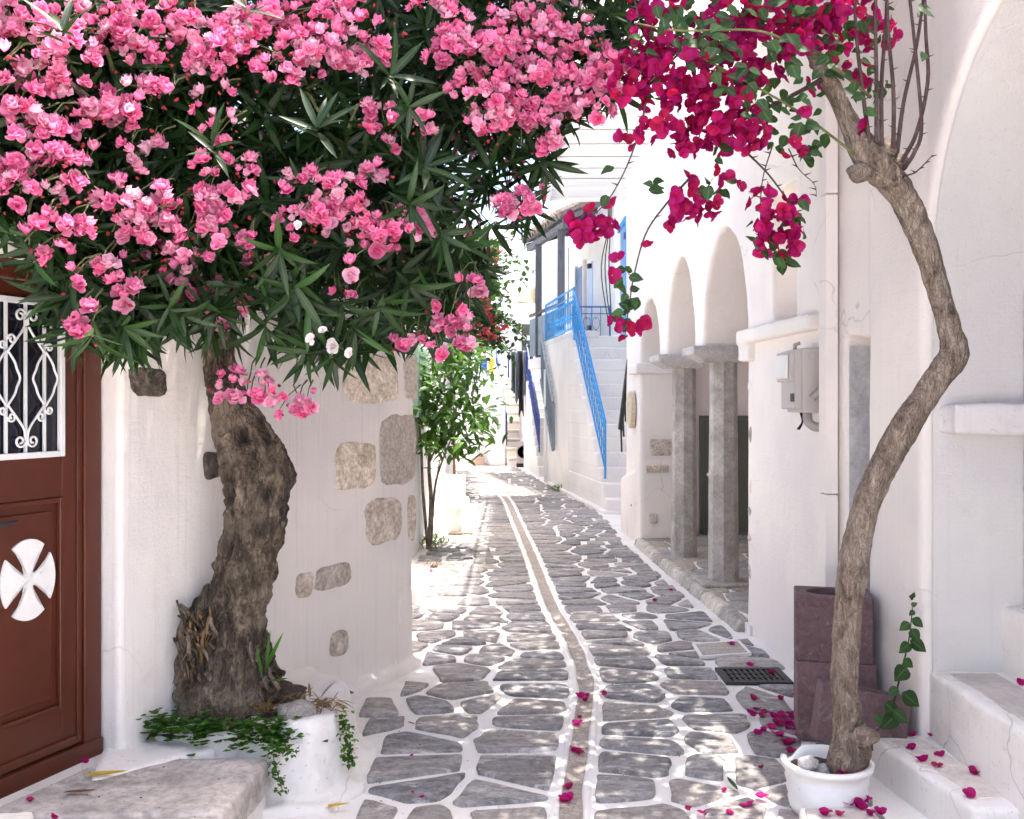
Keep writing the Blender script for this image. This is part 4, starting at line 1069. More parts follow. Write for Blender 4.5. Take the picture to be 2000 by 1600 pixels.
for (x, y) in ((XL - .08, 8.7), (XL - .08, 11.4), (XL - .08, 14.2), (XL - .08, 16.6), (XL - .08, YE - .05), (1.4, 8.7)):
    MB().box(x, x + .05, y, y + .05, zs + .282, zs + 1.25).build('post', M['irongrey'], sof)
MB().bar((XL - .055, 8.7, zs + 1.25), (XL - .055, YE, zs + 1.25), 0.05).build('rail', M['irongrey'], sof)
MB().bar((XL - .055, 8.72, zs + 0.75), (XL - .055, YE, zs + 0.75), 0.03).build('rail', M['irongrey'], sof)
# ------------------------------------------------------------------ blue-railed staircase and the houses up the lane
def SX(Y): return 1.42 - 0.122 * (Y - 15.6)          # lane side of the staircase
stair = thing('white_staircase', 'tall white staircase with a bright blue railing climbing along the lane', 'staircase', (1.5, 17, 0))
N_ST = 13; RI = 2.93 / N_ST; Y0 = 15.3
for i in range(N_ST):
    y0 = Y0 + .25 * i; y1 = 18.6
    m = MB(); z0 = -0.03 if i == 0 else RI * i - .03
    jit = 0.012 * mnoise.noise((i * 1.7, 0, 0))
    m.prism([(SX(y0) + jit, y0), (2.12, y0 + .02), (2.12, y1), (SX(y1) + jit, y1)], z0, RI * (i + 1))
    m.build('step', M['white'], stair, bevel=0.025, seg=3)
m = MB().prism([(SX(18.6), 18.55), (2.12, 18.55), (2.12, 21.4), (SX(21.4), 21.4)], -0.03, 2.93); m.build('landing', M['white'], stair, bevel=0.03, seg=3)
m = MB().prism([(SX(18.0) - .02, 18.15), (SX(18.2) + .5, 18.3), (SX(21.6) + .3, 21.7), (SX(21.6) - .02 - .0, 21.7)], 2.9, 3.02); m.build('balcony_slab', M['worn'], stair, bevel=0.02)
# foot fillet
plaster('foot', MB().prism([(SX(15.4) - .05, 15.25), (SX(15.4) + .3, 15.3), (SX(21) + .2, 21), (SX(21) - .05, 21)], -.04, 0.06), M['white'], stair, 0.04, 4, 0.02, .3)

def railing(name, label, a, b, low, high, mat, n, parent=None, thick=0.012, scroll=True, posts=True, group=None):
    """iron railing from a to b (feet), rails at heights low and high above the feet line"""
    a = Vector(a); b = Vector(b)
    rl = thing(name, label, 'railing', a, group) if parent is None else parent
    up = Vector((0, 0, 1))
    MB().bar(a + up * high, b + up * high, 0.03, 0.03).build('top_rail', mat, rl)
    MB().bar(a + up * (high - .14), b + up * (high - .14), 0.018).build('upper_rail', mat, rl)
    MB().bar(a + up * low, b + up * low, 0.022).build('bottom_rail', mat, rl)
    if posts:
        for q in (a, b): MB().bar(q + up * -0.0, q + up * (high + .02), 0.032).build('post', mat, rl)
    bm_ = MB().bar((0, 0, low + .01), (0, 0, high - .01), thick); me = bm_.mesh('baluster'); me.materials.append(mat)
    d = b - a
    sme = None
    if scroll:
        s = MB(); L = Vector((d.x, d.y, 0)).length / n; dz = d.z / n; dr = Vector((d.x, d.y, 0)).normalized()
        hh = high - low - .16
        for sg in (-1, 1):
            pts = []
            for q in bez([(0, 0), (0.42 * sg, 0.12), (0.3 * sg, 0.3), (0, 0.42), (-0.35 * sg, 0.55), (-0.4 * sg, 0.78), (-0.1 * sg, 0.92), (0.1 * sg, 0.82)], 18):
                u = q[0] * L * 0.9; pts.append(dr * u + up * (low + q[1] * hh + (u / L) * dz))
            s.tube(pts, thick * 0.5, 4, False)
        sme = s.mesh('scroll', True); sme.materials.append(mat)
    for k in range(1, n):
        p = a + d * (k / n)
        mesh_obj('baluster', me, None, rl, p)
        if sme: mesh_obj('scroll', sme, None, rl, a + d * ((k - .5) / n))
    return rl
rs = railing('stair_railing', 'bright blue iron handrail down the edge of the tall white staircase', (SX(15.62) + .04, 15.6, 0.52), (SX(18.2) + .03, 18.15, 2.84), 0.14, 0.9, M['blue'], 19, thick=0.011)
railing('balcony_railing', 'bright blue ornamental railing along the balcony slab above the lane', (SX(18.2) + .03, 18.25, 2.98), (SX(21.5) + .03, 21.5, 2.98), 0.08, 0.82, M['blue'], 19, thick=0.011)
railing('landing_railing', 'thin dark iron railing with scrolls across the back of the landing', (SX(20.5) + .42, 20.4, 2.94), (2.0, 20.4, 2.94), 0.02, 0.72, M['deepblue'], 4, thick=0.012)
# dark handrail on the other side of the stairs, fixed to the arcaded house
hr = thing('dark_handrail', 'long dark grey handrail slanting up beside the arcade wall', 'handrail', (1.62, 13.3, 0.9))
a = P(1213, 842, 13.35); b = Vector((1.66, 13.35 + 3.3, a.z + 3.0)); b2 = P(1262, 395, 12.95)
a = Vector((1.42, 13.2, P(0, 838, 13.2).z)); 
top = P(1266, 392, 12.6); 
MB().bar(a, top, 0.035, 0.09).build('handrail', M['irongrey'], hr)
MB().bar(a + Vector((0.03, 0.06, -0.06)), top + Vector((0.03, 0.06, -0.1)), 0.02).build('lower_bar', M['irongrey'], hr)
for k in range(7):
    q = a + (top - a) * (0.04 + 0.07 * k); MB().bar(q, q + Vector((0.02, 0.03, -0.42)), 0.022).build('baluster', M['irongrey'], hr)

# house behind the blue stairs
bh = thing('blue_door_house', 'white house with tall blue doors above the staircase', 'house', (2.4, 18, 0))
HX = 2.1
def wallX(segs, x, th, z0, z1, mb):      # pieces (ya, yb, za, zb)
    for (ya, yb, za, zb) in segs: mb.box(x, x + th, ya, yb, za, zb)
w = MB(); Dz0, Dz1 = 2.94, 5.1
wallX([(13.1, 16.3, 0, 6.4), (17.55, 18.2, 0, 6.4), (19.6, 22.2, 0, 6.4), (16.29, 17.56, 0, Dz0), (18.19, 19.61, 0, Dz0), (16.29, 17.56, Dz1 - .05, 6.4), (18.19, 19.61, Dz1, 6.4)], HX, 0.35, 0, 0, w)
w.box(HX + .35, 5, 13.1, 22.2, 0, 6.4)
w.box(1.55, HX + .1, 13.06, 13.3, 0, 4.7)
plaster('wall', w, M['far'], bh, 0.05, 3, 0.015, 0.4)
for (ya, yb, zt) in ((16.32, 17.53, 5.02), (18.22, 19.58, 5.08)):
    MB().box(HX + .20, HX + .26, ya + .08, yb - .08, Dz0 + .02, zt - .1).build('door_leaf', M['blue'], bh)
    f = MB(); f.box(HX + .02, HX + .2, yb - .06, yb - .0, Dz0, zt); f.box(HX + .02, HX + .2, ya, ya + .06, Dz0, zt); f.box(HX + .02, HX + .2, ya + .06, yb - .06, zt - .06, zt); f.build('door_frame', M['paleblue'], bh, bevel=0.005)
    s = MB(); s.box(HX - .03, HX + .02, ya - .03, ya + .12, Dz0, zt + .02); s.box(HX - .03, HX + .02, ya + .12, yb + .06, zt - .05, zt + .06); s.build('door_surround', M['blue'], bh, bevel=0.005)
    for z in (3.35, 4.7): MB().box(HX - .05, HX - .031, ya - .02, ya + .14, z, z + .12).build('hinge', M['navy'], bh)

# second house further up: porch, dark blue door, meter box, wires
ph = thing('porch_house', 'white house behind the timber porch with a dark blue door', 'house', (1.8, 24, 0))
pl = [(2.1, 22.1), (1.72, 22.9), (1.25, 27.2)]
w = MB()
w.prism([(2.1, 21.9), (1.86, 22.3), (1.25, 27.2), (4, 27.2), (4, 21.9)], 0, 6.2)
plaster('wall', w, M['far'], ph, 0.06, 2, 0.012, 0.5)
def on_wall(t, z, out):           # along the face (1.86,22.3)-(1.25,27.2)
    p = Vector((1.86, 22.3, z)) + Vector((-0.61, 4.9, 0)) * t + Vector((-0.99, -0.12, 0)) * out
    return p
def face_box(t0, t1, z0, z1, o0, o1):
    c = [on_wall(t0, z0, o1), on_wall(t0, z0, o0), on_wall(t1, z0, o0), on_wall(t1, z0, o1)]
    return MB().hexa(c + [Vector((p.x, p.y, z1)) for p in c])
face_box(0.22, 0.42, 2.95, 4.95, -0.02, 0.03).build('door_leaf', M['deepblue'], ph)
face_box(0.195, 0.22, 2.95, 5.03, -0.02, 0.08).build('door_jamb', M['loggia'], ph); face_box(0.42, 0.445, 2.95, 5.03, -0.02, 0.08).build('door_jamb', M['white'], ph)
face_box(0.05, 0.15, 3.2, 4.9, -0.02, 0.02).build('window', M['paleblue'], ph); 
for z in (3.35, 4.75): face_box(0.06, 0.09, z, z + .1, 0.02, 0.1).build('shutter_hinge', M['black'], ph)
face_box(0.04, 0.16, 3.1, 3.19, -.02, .06).build('sill', M['white'], ph)
fb = thing('fuse_box', 'small beige fuse box hanging on the white wall under the porch', 'fuse box', on_wall(0.62, 3.7, .1))
face_box(0.6, 0.7, 3.72, 4.22, 0.0, 0.16).build('box', M['tank'], fb, bevel=0.01)
MB().tube([on_wall(0.6, 4.2, .08), on_wall(0.58, 5.6, .08)], 0.012, 6).build('conduit', M['irongrey'], fb)
wr = thing('hanging_wires', 'loose black wires hanging down the white wall beside the blue doors', 'wires', (1.95, 20.6, 4))
for i in range(3):
    pts = bez([(2.04 - .02 * i, 20.4 + .3 * i, 6.3), (2.02, 20.4 + .3 * i, 5.4), (1.98 - .05 * i, 20.4 + .33 * i, 4.5), (2.04, 20.4 + .3 * i, 3.3)], 14)
    MB().tube([tuple(q) for q in pts], 0.012, 5).build('wire', M['irongrey'], wr)

# timber porch with tiled roof over the balcony
po = thing('timber_porch', 'weathered grey timber porch with a tiled roof over the lane', 'porch', (0.8, 22.5, 2.7))
def eave(t): return Vector((1.0, 20.6, 5.5)).lerp(Vector((0.30, 24.2, 5.55)), t)
rf = MB(); rw0, rw1 = Vector((2.0, 20.6, 5.95)), Vector((1.6, 24.4, 5.95))
rf.hexa([eave(0), rw0, rw1, eave(1), eave(0) + Vector((0, 0, .06)), rw0 + Vector((0, 0, .06)), rw1 + Vector((0, 0, .06)), eave(1) + Vector((0, 0, .06))])
rfo = rf.build('roof', M['greywood'], po)
for k in range(15):
    p = eave(k / 14); q = rw0.lerp(rw1, k / 14)
    MB().tube([p + Vector((-.06, 0, .1)), q + Vector((0, 0, .1))], 0.10, 8).build('tile', M['tile'], rfo)
for k in range(4):
    p = eave(k / 3) + Vector((0.05, 0, -.05)); q = rw0.lerp(rw1, k / 3) + Vector((0, 0, -.05)); MB().bar(p, q, 0.09).build('rafter', M['greywood'], po)
MB().bar(eave(0) + Vector((.12, 0, -.12)), eave(1) + Vector((.12, 0, -.12)), 0.13).build('eave_beam', M['greywood'], po)
for t in (0.12, 0.72):
    p = eave(t) + Vector((.12, 0, -.15)); MB().bar((p.x, p.y, 2.75), p, 0.15).build('post', M['greywood'], po)
p0, p1 = eave(0.1) + Vector((.1, 0, 0)), eave(0.95) + Vector((.1, 0, 0))
nb = 12
for k in range(nb):
    a = p0.lerp(p1, k / nb); b = p0.lerp(p1, (k + .93) / nb)
    MB().hexa([(a.x - .015, a.y, 2.8), (a.x + .015, a.y, 2.8), (b.x + .015, b.y, 2.8), (b.x - .015, b.y, 2.8), (a.x - .015, a.y, 3.68), (a.x + .015, a.y, 3.68), (b.x + .015, b.y, 3.68), (b.x - .015, b.y, 3.68)]).build('board', M['greyblue'], po)
MB().bar((p0.x, p0.y, 3.78), (p1.x, p1.y, 3.78), 0.06).build('handrail', M['irongrey'], po)
MB().hexa([(p0.x - .05, p0.y, 2.5), (2.0, p0.y, 2.5), (1.7, p1.y, 2.5), (p1.x - .05, p1.y, 2.5), (p0.x - .05, p0.y, 2.74), (2.0, p0.y, 2.74), (1.7, p1.y, 2.74), (p1.x - .05, p1.y, 2.74)]).build('floor_slab', M['white'], po, bevel=0.02)
# wall below the porch, downpipe, grey slatted stair rail
lw = thing('white_lower_wall', 'white wall under the timber porch with a pipe down its corner', 'wall', (1.1, 21.6, 0))
w = MB().prism([(SX(20.9) - .02, 20.9), (0.72, 22.6), (2, 22.6), (2, 20.9)], -0.03, 2.52); plaster('wall', w, M['far'], lw, 0.05, 3, 0.015, .3)
MB().tube([(SX(20.9) - .07, 20.86, z) for z in (0.05, 1, 2.4)], 0.04, 8).build('pipe', M['slat'], lw, True)
gr_ = thing('grey_railing', 'faded grey blue slatted railing slanting down beside the blue staircase', 'railing', (0.95, 20.5, 1))
for k in range(14):
    f = k / 13; y = 19.9 + f * 1.6; x = SX(y) - .06; z = 0.75 + f * 1.45
    MB().bar((x, y, z), (x, y, z + 0.95), 0.05, 0.018).build('slat', M['greyblue'], gr_)
MB().bar((SX(19.9) - .08, 19.9, 1.72), (SX(21.5) - .08, 21.5, 3.17), 0.05).build('top_rail', M['greyblue'], gr_)
MB().bar((SX(19.9) - .08, 19.9, .75), (SX(21.5) - .08, 21.5, 2.2), 0.05).build('bottom_rail', M['greyblue'], gr_)

# two more white staircases with navy rails
def stairs2(label, y0, n, x0f, x1, rise, tread, top_len, mat_tread=None, name='white_staircase'):
    s = thing(name, label, 'staircase', (x0f(y0) + .3, y0, 0)); yend = y0 + n * tread + top_len
    for i in range(n):
        y = y0 + i * tread
        MB().prism([(x0f(y), y), (x1, y), (x1, yend), (x0f(yend), yend)], -.03 if i == 0 else rise * i - .02, rise * (i + 1)).build('step', M['white'], s, bevel=0.02)
        if mat_tread:
            MB().box(x0f(y) + .03, x1 - .03, y - .012, y + .1, rise * (i + 1) - .09, rise * (i + 1) - .03).build('riser_stone', mat_tread, s, bevel=0.01)
    return s
s2x = lambda y: 0.60 - 0.09 * (y - 23)
stairs2('white staircase with a navy railing under the hanging clothes, beside the porch wall', 22.9, 10, s2x, 1.3, 0.225, 0.26, 2.0)
railing('stair_railing', 'navy blue railing on the white staircase beside the porch wall', (s2x(23) + .03, 23.1, 0.55), (s2x(25.8) + .03, 25.7, 2.35), 0.1, 0.85, M['navy'], 14, thick=0.02)
s3x = lambda y: -0.16 - 0.09 * (y - 27)
stairs2('white staircase with ochre stone risers at the end of the lane', 26.6, 10, s3x, 0.34, 0.24, 0.33, 2.0, M['plaque'])
railing('stair_railing', 'indigo railing on the staircase with ochre risers', (s3x(26.8), 26.8, 0.55), (s3x(30.5), 30.2, 2.45), 0.1, 0.85, M['navy'], 14, thick=0.02)
pr = thing('white_pier', 'white pier beside the staircase with ochre risers', 'pier', (-.35, 27, 0))
plaster('masonry', MB().prism([(-.62, 26.8), (-.17, 26.6), (-.35, 30.5), (-1.0, 30.5)], -.03, [2.2, 2.2, 2.9, 2.9]), M['far'], pr, 0.05, 3, 0.02, .3)
plaster('masonry', MB().prism([(-.95, 27.6), (-.6, 27.6), (-.6, 28.4), (-.95, 28.4)], -.03, 2.6), M['far'], pr, 0.05, 3, 0.02, .3)
# air conditioner at the foot
ac = thing('air_conditioner', 'grey outdoor air conditioner unit at the foot of the far stairs', 'air conditioner', (0.22, 26.2, 0))
MB().box(0.12, 0.40, 26.25, 26.55, 0.1, 0.66).build('casing', M['plastic'], ac, bevel=0.01)
fan = MB().lathe([(0.02, 0), (0.15, 0), (0.16, 0.02), (0.16, 0.03)], seg=24); fo = fan.build('fan_guard', M['irongrate'], ac, True); fo.rotation_euler = (R(90), 0, 0); fo.location = (0.3, 26.25, 0.4)
MB().box(0.12, 0.40, 26.3, 26.36, -0.01, 0.1).build('foot', M['irongrate'], ac)
# clothes on a rail
cr = thing('clothes_rail', 'thin rail carrying the washing above the staircases', 'rail', (0.2, 26.0, 2.9))
MB().bar((0.0, 26.1, 3.0), (0.56, 25.7, 3.02), 0.025).build('rail', M['navy'], cr)
MB().bar((0.0, 26.1, 2.0), (0.0, 26.1, 3.0), 0.03).build('post', M['navy'], cr)
def garment(label, x, y, z, w, L, mat, seed, sleeves=False):
    """a shirt or pair of trousers folded over the rail: soft vertical folds, real thickness"""
    nu, nv = 18, 22; vs = []
    for side in (1, -1):
        for j in range(nv):
            f = j / (nv - 1)
            for i in range(nu):
                u = i / (nu - 1) - .5
                ww = w * (1 - .12 * math.sin(f * 3) + .05 * mnoise.noise((seed, f * 3, 0)))
                if sleeves and f < .25: ww *= 1.25 - f
                fold = 0.028 * math.sin(u * 19 + seed + f * 2) * min(1, f * 3) + 0.02 * mnoise.noise((u * 5 + seed, f * 4, side))
                thick = (0.016 + 0.02 * min(1, f * 4)) * (1 - (2 * u) ** 6)
                zz = z - f * L * (1 + .05 * math.sin(u * 7 + seed)) - (0 if f > .03 else 0)
                vs.append((x + u * ww, y + side * thick + fold, zz))
    fs = []
    o = nu * nv
    for j in range(nv - 1):
        for i in range(nu - 1):
            a = j * nu + i; fs.append((a, a + nu, a + nu + 1, a + 1)); fs.append((o + a, o + a + 1, o + a + nu + 1, o + a + nu))
    for i in range(nu - 1):
        fs.append((i, i + 1, o + i + 1, o + i)); a = (nv - 1) * nu + i; fs.append((a, o + a, o + a + 1, a + 1))
    for j in range(nv - 1):
        a = j * nu; fs.append((a, o + a, o + a + nu, a + nu)); a = j * nu + nu - 1; fs.append((a, a + nu, o + a + nu, o + a))
    ob = MB().add(vs, fs).build('garment', mat, None, True)
    tag(ob, label, 'clothing', 'washing hung up the lane')
garment('slate grey top hanging first on the clothes rail', 0.04, 26.0, 3.03, 0.13, 1.05, M['cl4'], 1)
garment('pale grey trousers hanging on the clothes rail beside a slate grey top', 0.13, 25.94, 3.03, 0.12, 1.3, M['cl3'], 2.2)
garment('navy shirt hanging in the middle of the clothes rail', 0.22, 25.92, 3.04, 0.13, 1.2, M['cl2'], 3.1, True)
garment('long black trousers hanging lowest from the clothes rail', 0.24, 25.78, 3.03, 0.14, 1.62, M['cl1'], 4.4)
garment('striped grey shirt hanging over the black trousers', 0.34, 25.74, 3.04, 0.13, 1.2, M['cl3'], 5.2, True)
garment('dark navy jacket at the end of the clothes rail by the porch', 0.46, 25.72, 3.04, 0.15, 1.1, M['cl2'], 6.3, True)
garment('yellow cloth hanging behind the indigo railing', -.58, 28.2, 2.95, 0.16, 0.75, M['cl5'], 7.1)
garment('bright blue cloth hanging beside the yellow cloth', -.80, 28.25, 3.0, 0.22, 0.8, M['cl6'], 8.4)
cw = thing('washing_line', 'washing line between two posts behind the indigo railing', 'washing line', (-.7, 28.2, 2.6))
MB().tube([(-1.3, 28.25, 3.0), (-.75, 28.23, 2.97), (-.1, 28.2, 3.0)], 0.01, 5).build('line', M['pipegrey'], cw)
MB().bar((-1.3, 28.25, 2.0), (-1.3, 28.25, 3.02), 0.04).build('post', M['navy'], cw); MB().bar((-.1, 28.2, 2.4), (-.1, 28.2, 3.02), 0.04).build('post', M['navy'], cw)

# far houses closing the view
fh = thing('far_house', 'plain white house closing the end of the lane', 'house', (-1, 34, 0))
w = MB(); w.box(-3.5, 2.8, 33, 37, 0, 5.3); w.box(-3.5, 0.15, 34, 38, 5.2, 7.75); w.box(0.1, 2.8, 34.5, 38, 5.2, 6.9)
plaster('wall', w, M['far'], fh, 0.07, 2, 0.02, .6)
MB().box(-3.5, 2.8, 32.9, 33.0, 3.75, 3.9).build('string_course', M['white'], fh)
MB().box(P(1019, 0, 32.95).x, P(1042, 0, 32.95).x, 32.93, 33.02, P(0, 692, 33).z, P(0, 634, 33).z).build('shutter', M['olive'], fh)
for k in range(5):
    p = P(1020 + k * 4.6, 0, 32.95).x; MB().box(p, p + .012, 32.915, 32.93, P(0, 692, 33).z, P(0, 634, 33).z).build('slat', M['olive'], fh)
MB().box(-1.3, -.7, 32.96, 33.02, 4.2, 5.0).build('window', M['glass'], fh)
tk = thing('water_tank', 'cream cylindrical water tank on a bracket against the far white house', 'tank', P(1027, 590, 32.4))
c = P(1027, 578, 32.4)
MB().tube([c + Vector((-.22, .1, 0)), c + Vector((-.18, .03, 0)), c + Vector((.2, -.35, 0)), c + Vector((.24, -.38, 0))], [0.2, 0.27, 0.27, 0.2], 24).build('drum', M['tank'], tk, True)
MB().tube([c + Vector((.24, -.385, 0)), c + Vector((.25, -.40, 0))], 0.11, 16).build('end_plate', M['plaque'], tk)
MB().box(c.x - .35, c.x + .35, 32.1, 33, c.z - .36, c.z - .27).build('bracket', M['white'], tk)
rgt = thing('far_house', 'white house rising behind the timber porch', 'house', (3, 30, 0))
w = MB().box(0.75, 5, 27.3, 33, 0, 6.6); plaster('wall', w, M['far'], rgt, 0.08, 2, 0.02, .5)
ch = thing('chimney_pot', 'small white chimney above the tiled porch roof', 'chimney', P(1083, 420, 28)); c = P(1083, 420, 28)
MB().box(c.x - .09, c.x + .09, 27.9, 28.1, c.z - .8, c.z).build('stack', M['white'], ch); MB().box(c.x - .14, c.x + .14, 27.85, 28.15, c.z + .002, c.z + .05).build('cap', M['white'], ch)
for i, (p, q) in enumerate(((P(955, 490, 30), P(1045, 470, 23.8)), (P(938, 415, 20), P(1030, 465, 24)))):
    w_ = MB(); pts = [p.lerp(q, k / 12) + Vector((0, 0, -.25 * math.sin(math.pi * k / 12))) for k in range(13)]
    o = w_.tube(pts, 0.012, 5).build('overhead_cable', M['irongrey'], None); tag(o, ['lower black cable slung across to the porch', 'upper black cable slung across to the porch eave'][i], 'cable', 'cables over the lane')

# houses on the left of the lane beyond the corner
lh = thing('side_house', 'low white house beyond the corner with a brown door post', 'house', (-2, 14, 0))
w = MB()
w.prism([(-1.14, 9.4), (-1.02, 13.1), (-1.2, 20.3), (-4.5, 20.3), (-4.5, 9.4)], -.03, 3.2)
w.prism([(-1.75, 21.0), (-2.6, 30), (-6, 30), (-6, 21.0)], -.03, 3.0)
plaster('wall', w, M['far'], lh, 0.05, 3, 0.02, .4)
MB().box(-1.26, -1.15, 20.3, 20.42, 0, 1.9).build('door_post', M['brownwood'], lh)
p0, p1 = P(823, 800, 11.2), P(836, 690, 11.2)
MB().box(-1.10, -1.03, 11.0, 12.1, 1.55, 2.35).build('shutter', M['palegreen'], lh, bevel=0.01)
for k in range(8): MB().box(-1.025, -1.01, 11.05, 12.05, 1.6 + k * .09, 1.65 + k * .09).build('slat', M['palegreen'], lh)
bn = thing('masonry_bench', 'low whitewashed masonry bench at the foot of the side house', 'bench', (-.8, 13.6, 0))
m = MB(); m.prism([(-1.1, 12.95), (-0.66, 13.0), (-0.6, 14.3), (-1.1, 14.3)], -.03, 0.38); m.prism([(-1.1, 13.5), (-0.75, 13.5), (-0.75, 16.2), (-1.15, 16.2)], -.03, 0.55); m.prism([(-1.1, 12.2), (-0.9, 12.7), (-0.75, 13.1), (-1.1, 13.1)], -.03, 0.2)
plaster('masonry', m, M['white'], bn, 0.03, 5, 0.03, .25)
ks = thing('corner_step', 'small white step behind the corner of the red-door house', 'step', (-.95, 9.3, 0))
m = MB().prism([(-1.3, 8.4), (-0.80, 8.4), (-.76, 9.4), (-1.3, 9.4)], -.03, .16); plaster('masonry', m, M['white'], ks, 0.025, 4, .015, .2)
pp = thing('flower_trough', 'small pinkish clay trough at the far end of the lane', 'planter', (-1.0, 27.2, 0))
MB().box(-1.05, -.75, 27.0, 27.3, 0, 0.24).build('trough', M['terracotta'], pp, bevel=.02); MB().box(-1.02, -.78, 27.03, 27.27, 0.241, 0.25).build('soil', M['soil'], pp)
# ------------------------------------------------------------------ leaf and flower shapes
def grid_faces(nu, nv, off=0):
    return [(off + j * nu + i, off + j * nu + i + 1, off + (j + 1) * nu + i + 1, off + (j + 1) * nu + i) for j in range(nv - 1) for i in range(nu - 1)]

def blade(width, fold=0.25, droop=0.2, shape='lance', nv=6, wave=0.0):
    """leaf along +X, unit length; rad attribute = distance from the midrib"""
    V = []; Rr = []
    for j in range(nv):
        t = j / (nv - 1)
        if shape == 'lance': w = width * (math.sin(math.pi * min(1, t * 0.94 + 0.06)) ** 0.75) * (1.05 - 0.25 * t)
        elif shape == 'heart': w = width * (0.10, 0.80, 1.0, 0.93, 0.70, 0.38, 0.04)[int(round(t * 6))]
        else: w = width * math.sin(math.pi * min(1, max(0.02, t * 0.96 + 0.02))) ** 0.6
        for i in (-1, 0, 1):
            V.append((t, i * w, abs(i) * w * fold - droop * t * t + wave * math.sin(t * 9 + i) * w)); Rr.append(abs(i) * 1.0)
    return np.array(V), np.array(grid_faces(3, nv)), np.array(Rr)

def petal_flower(rings, seed, ruffle=0.2):
    """rings: (count, length, width, lift angle at base, lift angle at tip); faces +Z, about unit radius"""
    rs = random.Random(seed); V = []; F = []; Rr = []
    for ri, (cnt, L, W, a0, a1) in enumerate(rings):
        off = rs.random() * 6.28
        for k in range(cnt):
            th = off + 2 * math.pi * k / cnt + rs.uniform(-.25, .25); n0 = len(V)
            nv, nu = 4, 4; L_ = L * rs.uniform(.78, 1.15); W_ = W * rs.uniform(.8, 1.15)
            b0 = a0 + rs.uniform(-.25, .25); b1 = a1 + rs.uniform(-.55, .45)
            r = 0.03; z = 0.05 * ri; ph = rs.uniform(0, 6)
            for j in range(nv):
                t = j / (nv - 1)
                if j:
                    an = b0 + (b1 - b0) * t; r += L_ / (nv - 1) * math.cos(an); z += L_ / (nv - 1) * math.sin(an)
                w = W_ * (0.22, 0.72, 1.0, 0.78)[j]
                for i in range(nu):
                    u = (i - 1.5) / 1.5
                    lift = ruffle * L_ * t * (0.55 * math.sin(u * 2.6 + ph) + 0.25 * rs.uniform(-1, 1)) + 0.22 * u * u * t * L_
                    rr = r * (1 - 0.14 * u * u * t)
                    if j == nv - 1 and i in (1, 2): rr *= 1 - .07 * rs.random()
                    V.append((rr * math.cos(th) - u * w * math.sin(th), rr * math.sin(th) + u * w * math.cos(th), z + lift))
                    Rr.append(min(1, max(0, 0.12 + 0.88 * t * (1 - .13 * ri))))
            F += grid_faces(nu, nv, n0)
    return np.array(V), np.array(F), np.array(Rr)

def bract_flower(seed, open_=0.9):
    """three papery bracts round a small tube"""
    rs = random.Random(seed); V = []; F = []; Rr = []
    for k in range(3):
        th = 2 * math.pi * k / 3 + rs.uniform(-.2, .2); n0 = len(V); nv, nu = 6, 5
        ta, tb = open_ + rs.uniform(-.25, .2), 0.25 + rs.uniform(-.2, .3); r = 0.03; z = 0
        for j in range(nv):
            t = j / (nv - 1)
            if j:
                an = ta + (tb - ta) * t; r += 0.2 * math.cos(an); z += 0.2 * math.sin(an)
            w = 0.58 * (math.sin(math.pi * (0.12 + 0.83 * t)) ** 0.7)
            for i in range(nu):
                u = (i - 2) / 2
                rr = r * (1 - .05 * abs(u)); zz = z + 0.20 * u * u * w + 0.05 * math.sin(u * 5 + seed + t * 6) * t
                V.append((rr * math.cos(th) - u * w * math.sin(th), rr * math.sin(th) + u * w * math.cos(th), zz)); Rr.append(t)
        F += grid_faces(nu, nv, n0)
    return np.array(V), np.array(F), np.array(Rr)

OLEAF = [blade(0.085, 0.30, d, 'lance') for d in (0.02, 0.12, 0.22, 0.34)]
OFLOW = [petal_flower([(6, 0.86, 0.46, -0.1, 0.55), (5, 0.74, 0.42, 0.5, 1.1), (4, 0.58, 0.33, 0.95, 1.75), (3, 0.42, 0.22, 1.3, 2.2)], s) for s in range(5)]
OFLOW += [petal_flower([(5, 0.8, 0.34, 0.7, 1.2), (4, 0.7, 0.28, 1.0, 1.8), (3, 0.5, 0.2, 1.3, 2.2)], s) for s in range(5, 8)]
BLEAF = [blade(0.40, 0.25, d, 'heart', 7, w) for d, w in ((0.08, .05), (0.2, .1), (0.02, .12))]
BFLOW = [bract_flower(s, o) for s, o in ((1, 0.75), (2, 0.95), (3, 1.1), (4, 0.6))]
CLEAF = [blade(0.22, 0.3, d, 'oval', 6, .08) for d in (0.05, 0.25, 0.4)]
BUD = [petal_flower([(4, 0.9, 0.22, 1.0, 1.75), (3, 0.8, 0.2, 1.2, 1.6)], 9, 0.03)]

def leaf_quat(d, up=(0, 0, 1)):
    d = Vector(d).normalized(); up = Vector(up)
    s = up.cross(d)
    if s.length < 1e-3: s = Vector((0, 1, 0)).cross(d)
    s.normalize(); n = d.cross(s)
    return Matrix((d, s, n)).transposed().to_quaternion()

def whorl(items, c, tip, n, L, spread=(0.6, 1.25), nvar=4):
    tip = Vector(tip).normalized(); q = tip.to_track_quat('Z', 'Y')
    off = rng.random() * 6.28
    for k in range(n):
        a = off + k * 2.399 if n > 6 else off + 6.283 * k / n + rng.uniform(-.25, .25)
        el = rng.uniform(*spread)
        d = q @ Vector((math.sin(el) * math.cos(a), math.sin(el) * math.sin(a), math.cos(el)))
        d.z -= 0.12
        items.append((Vector(c) + tip * rng.uniform(-.05, .02) * (1 if k % 2 else 0.3), leaf_quat(d, tip + Vector((rng.uniform(-.2, .2), rng.uniform(-.2, .2), .1))), L * rng.uniform(.75, 1.15), int(rng.integers(nvar))))

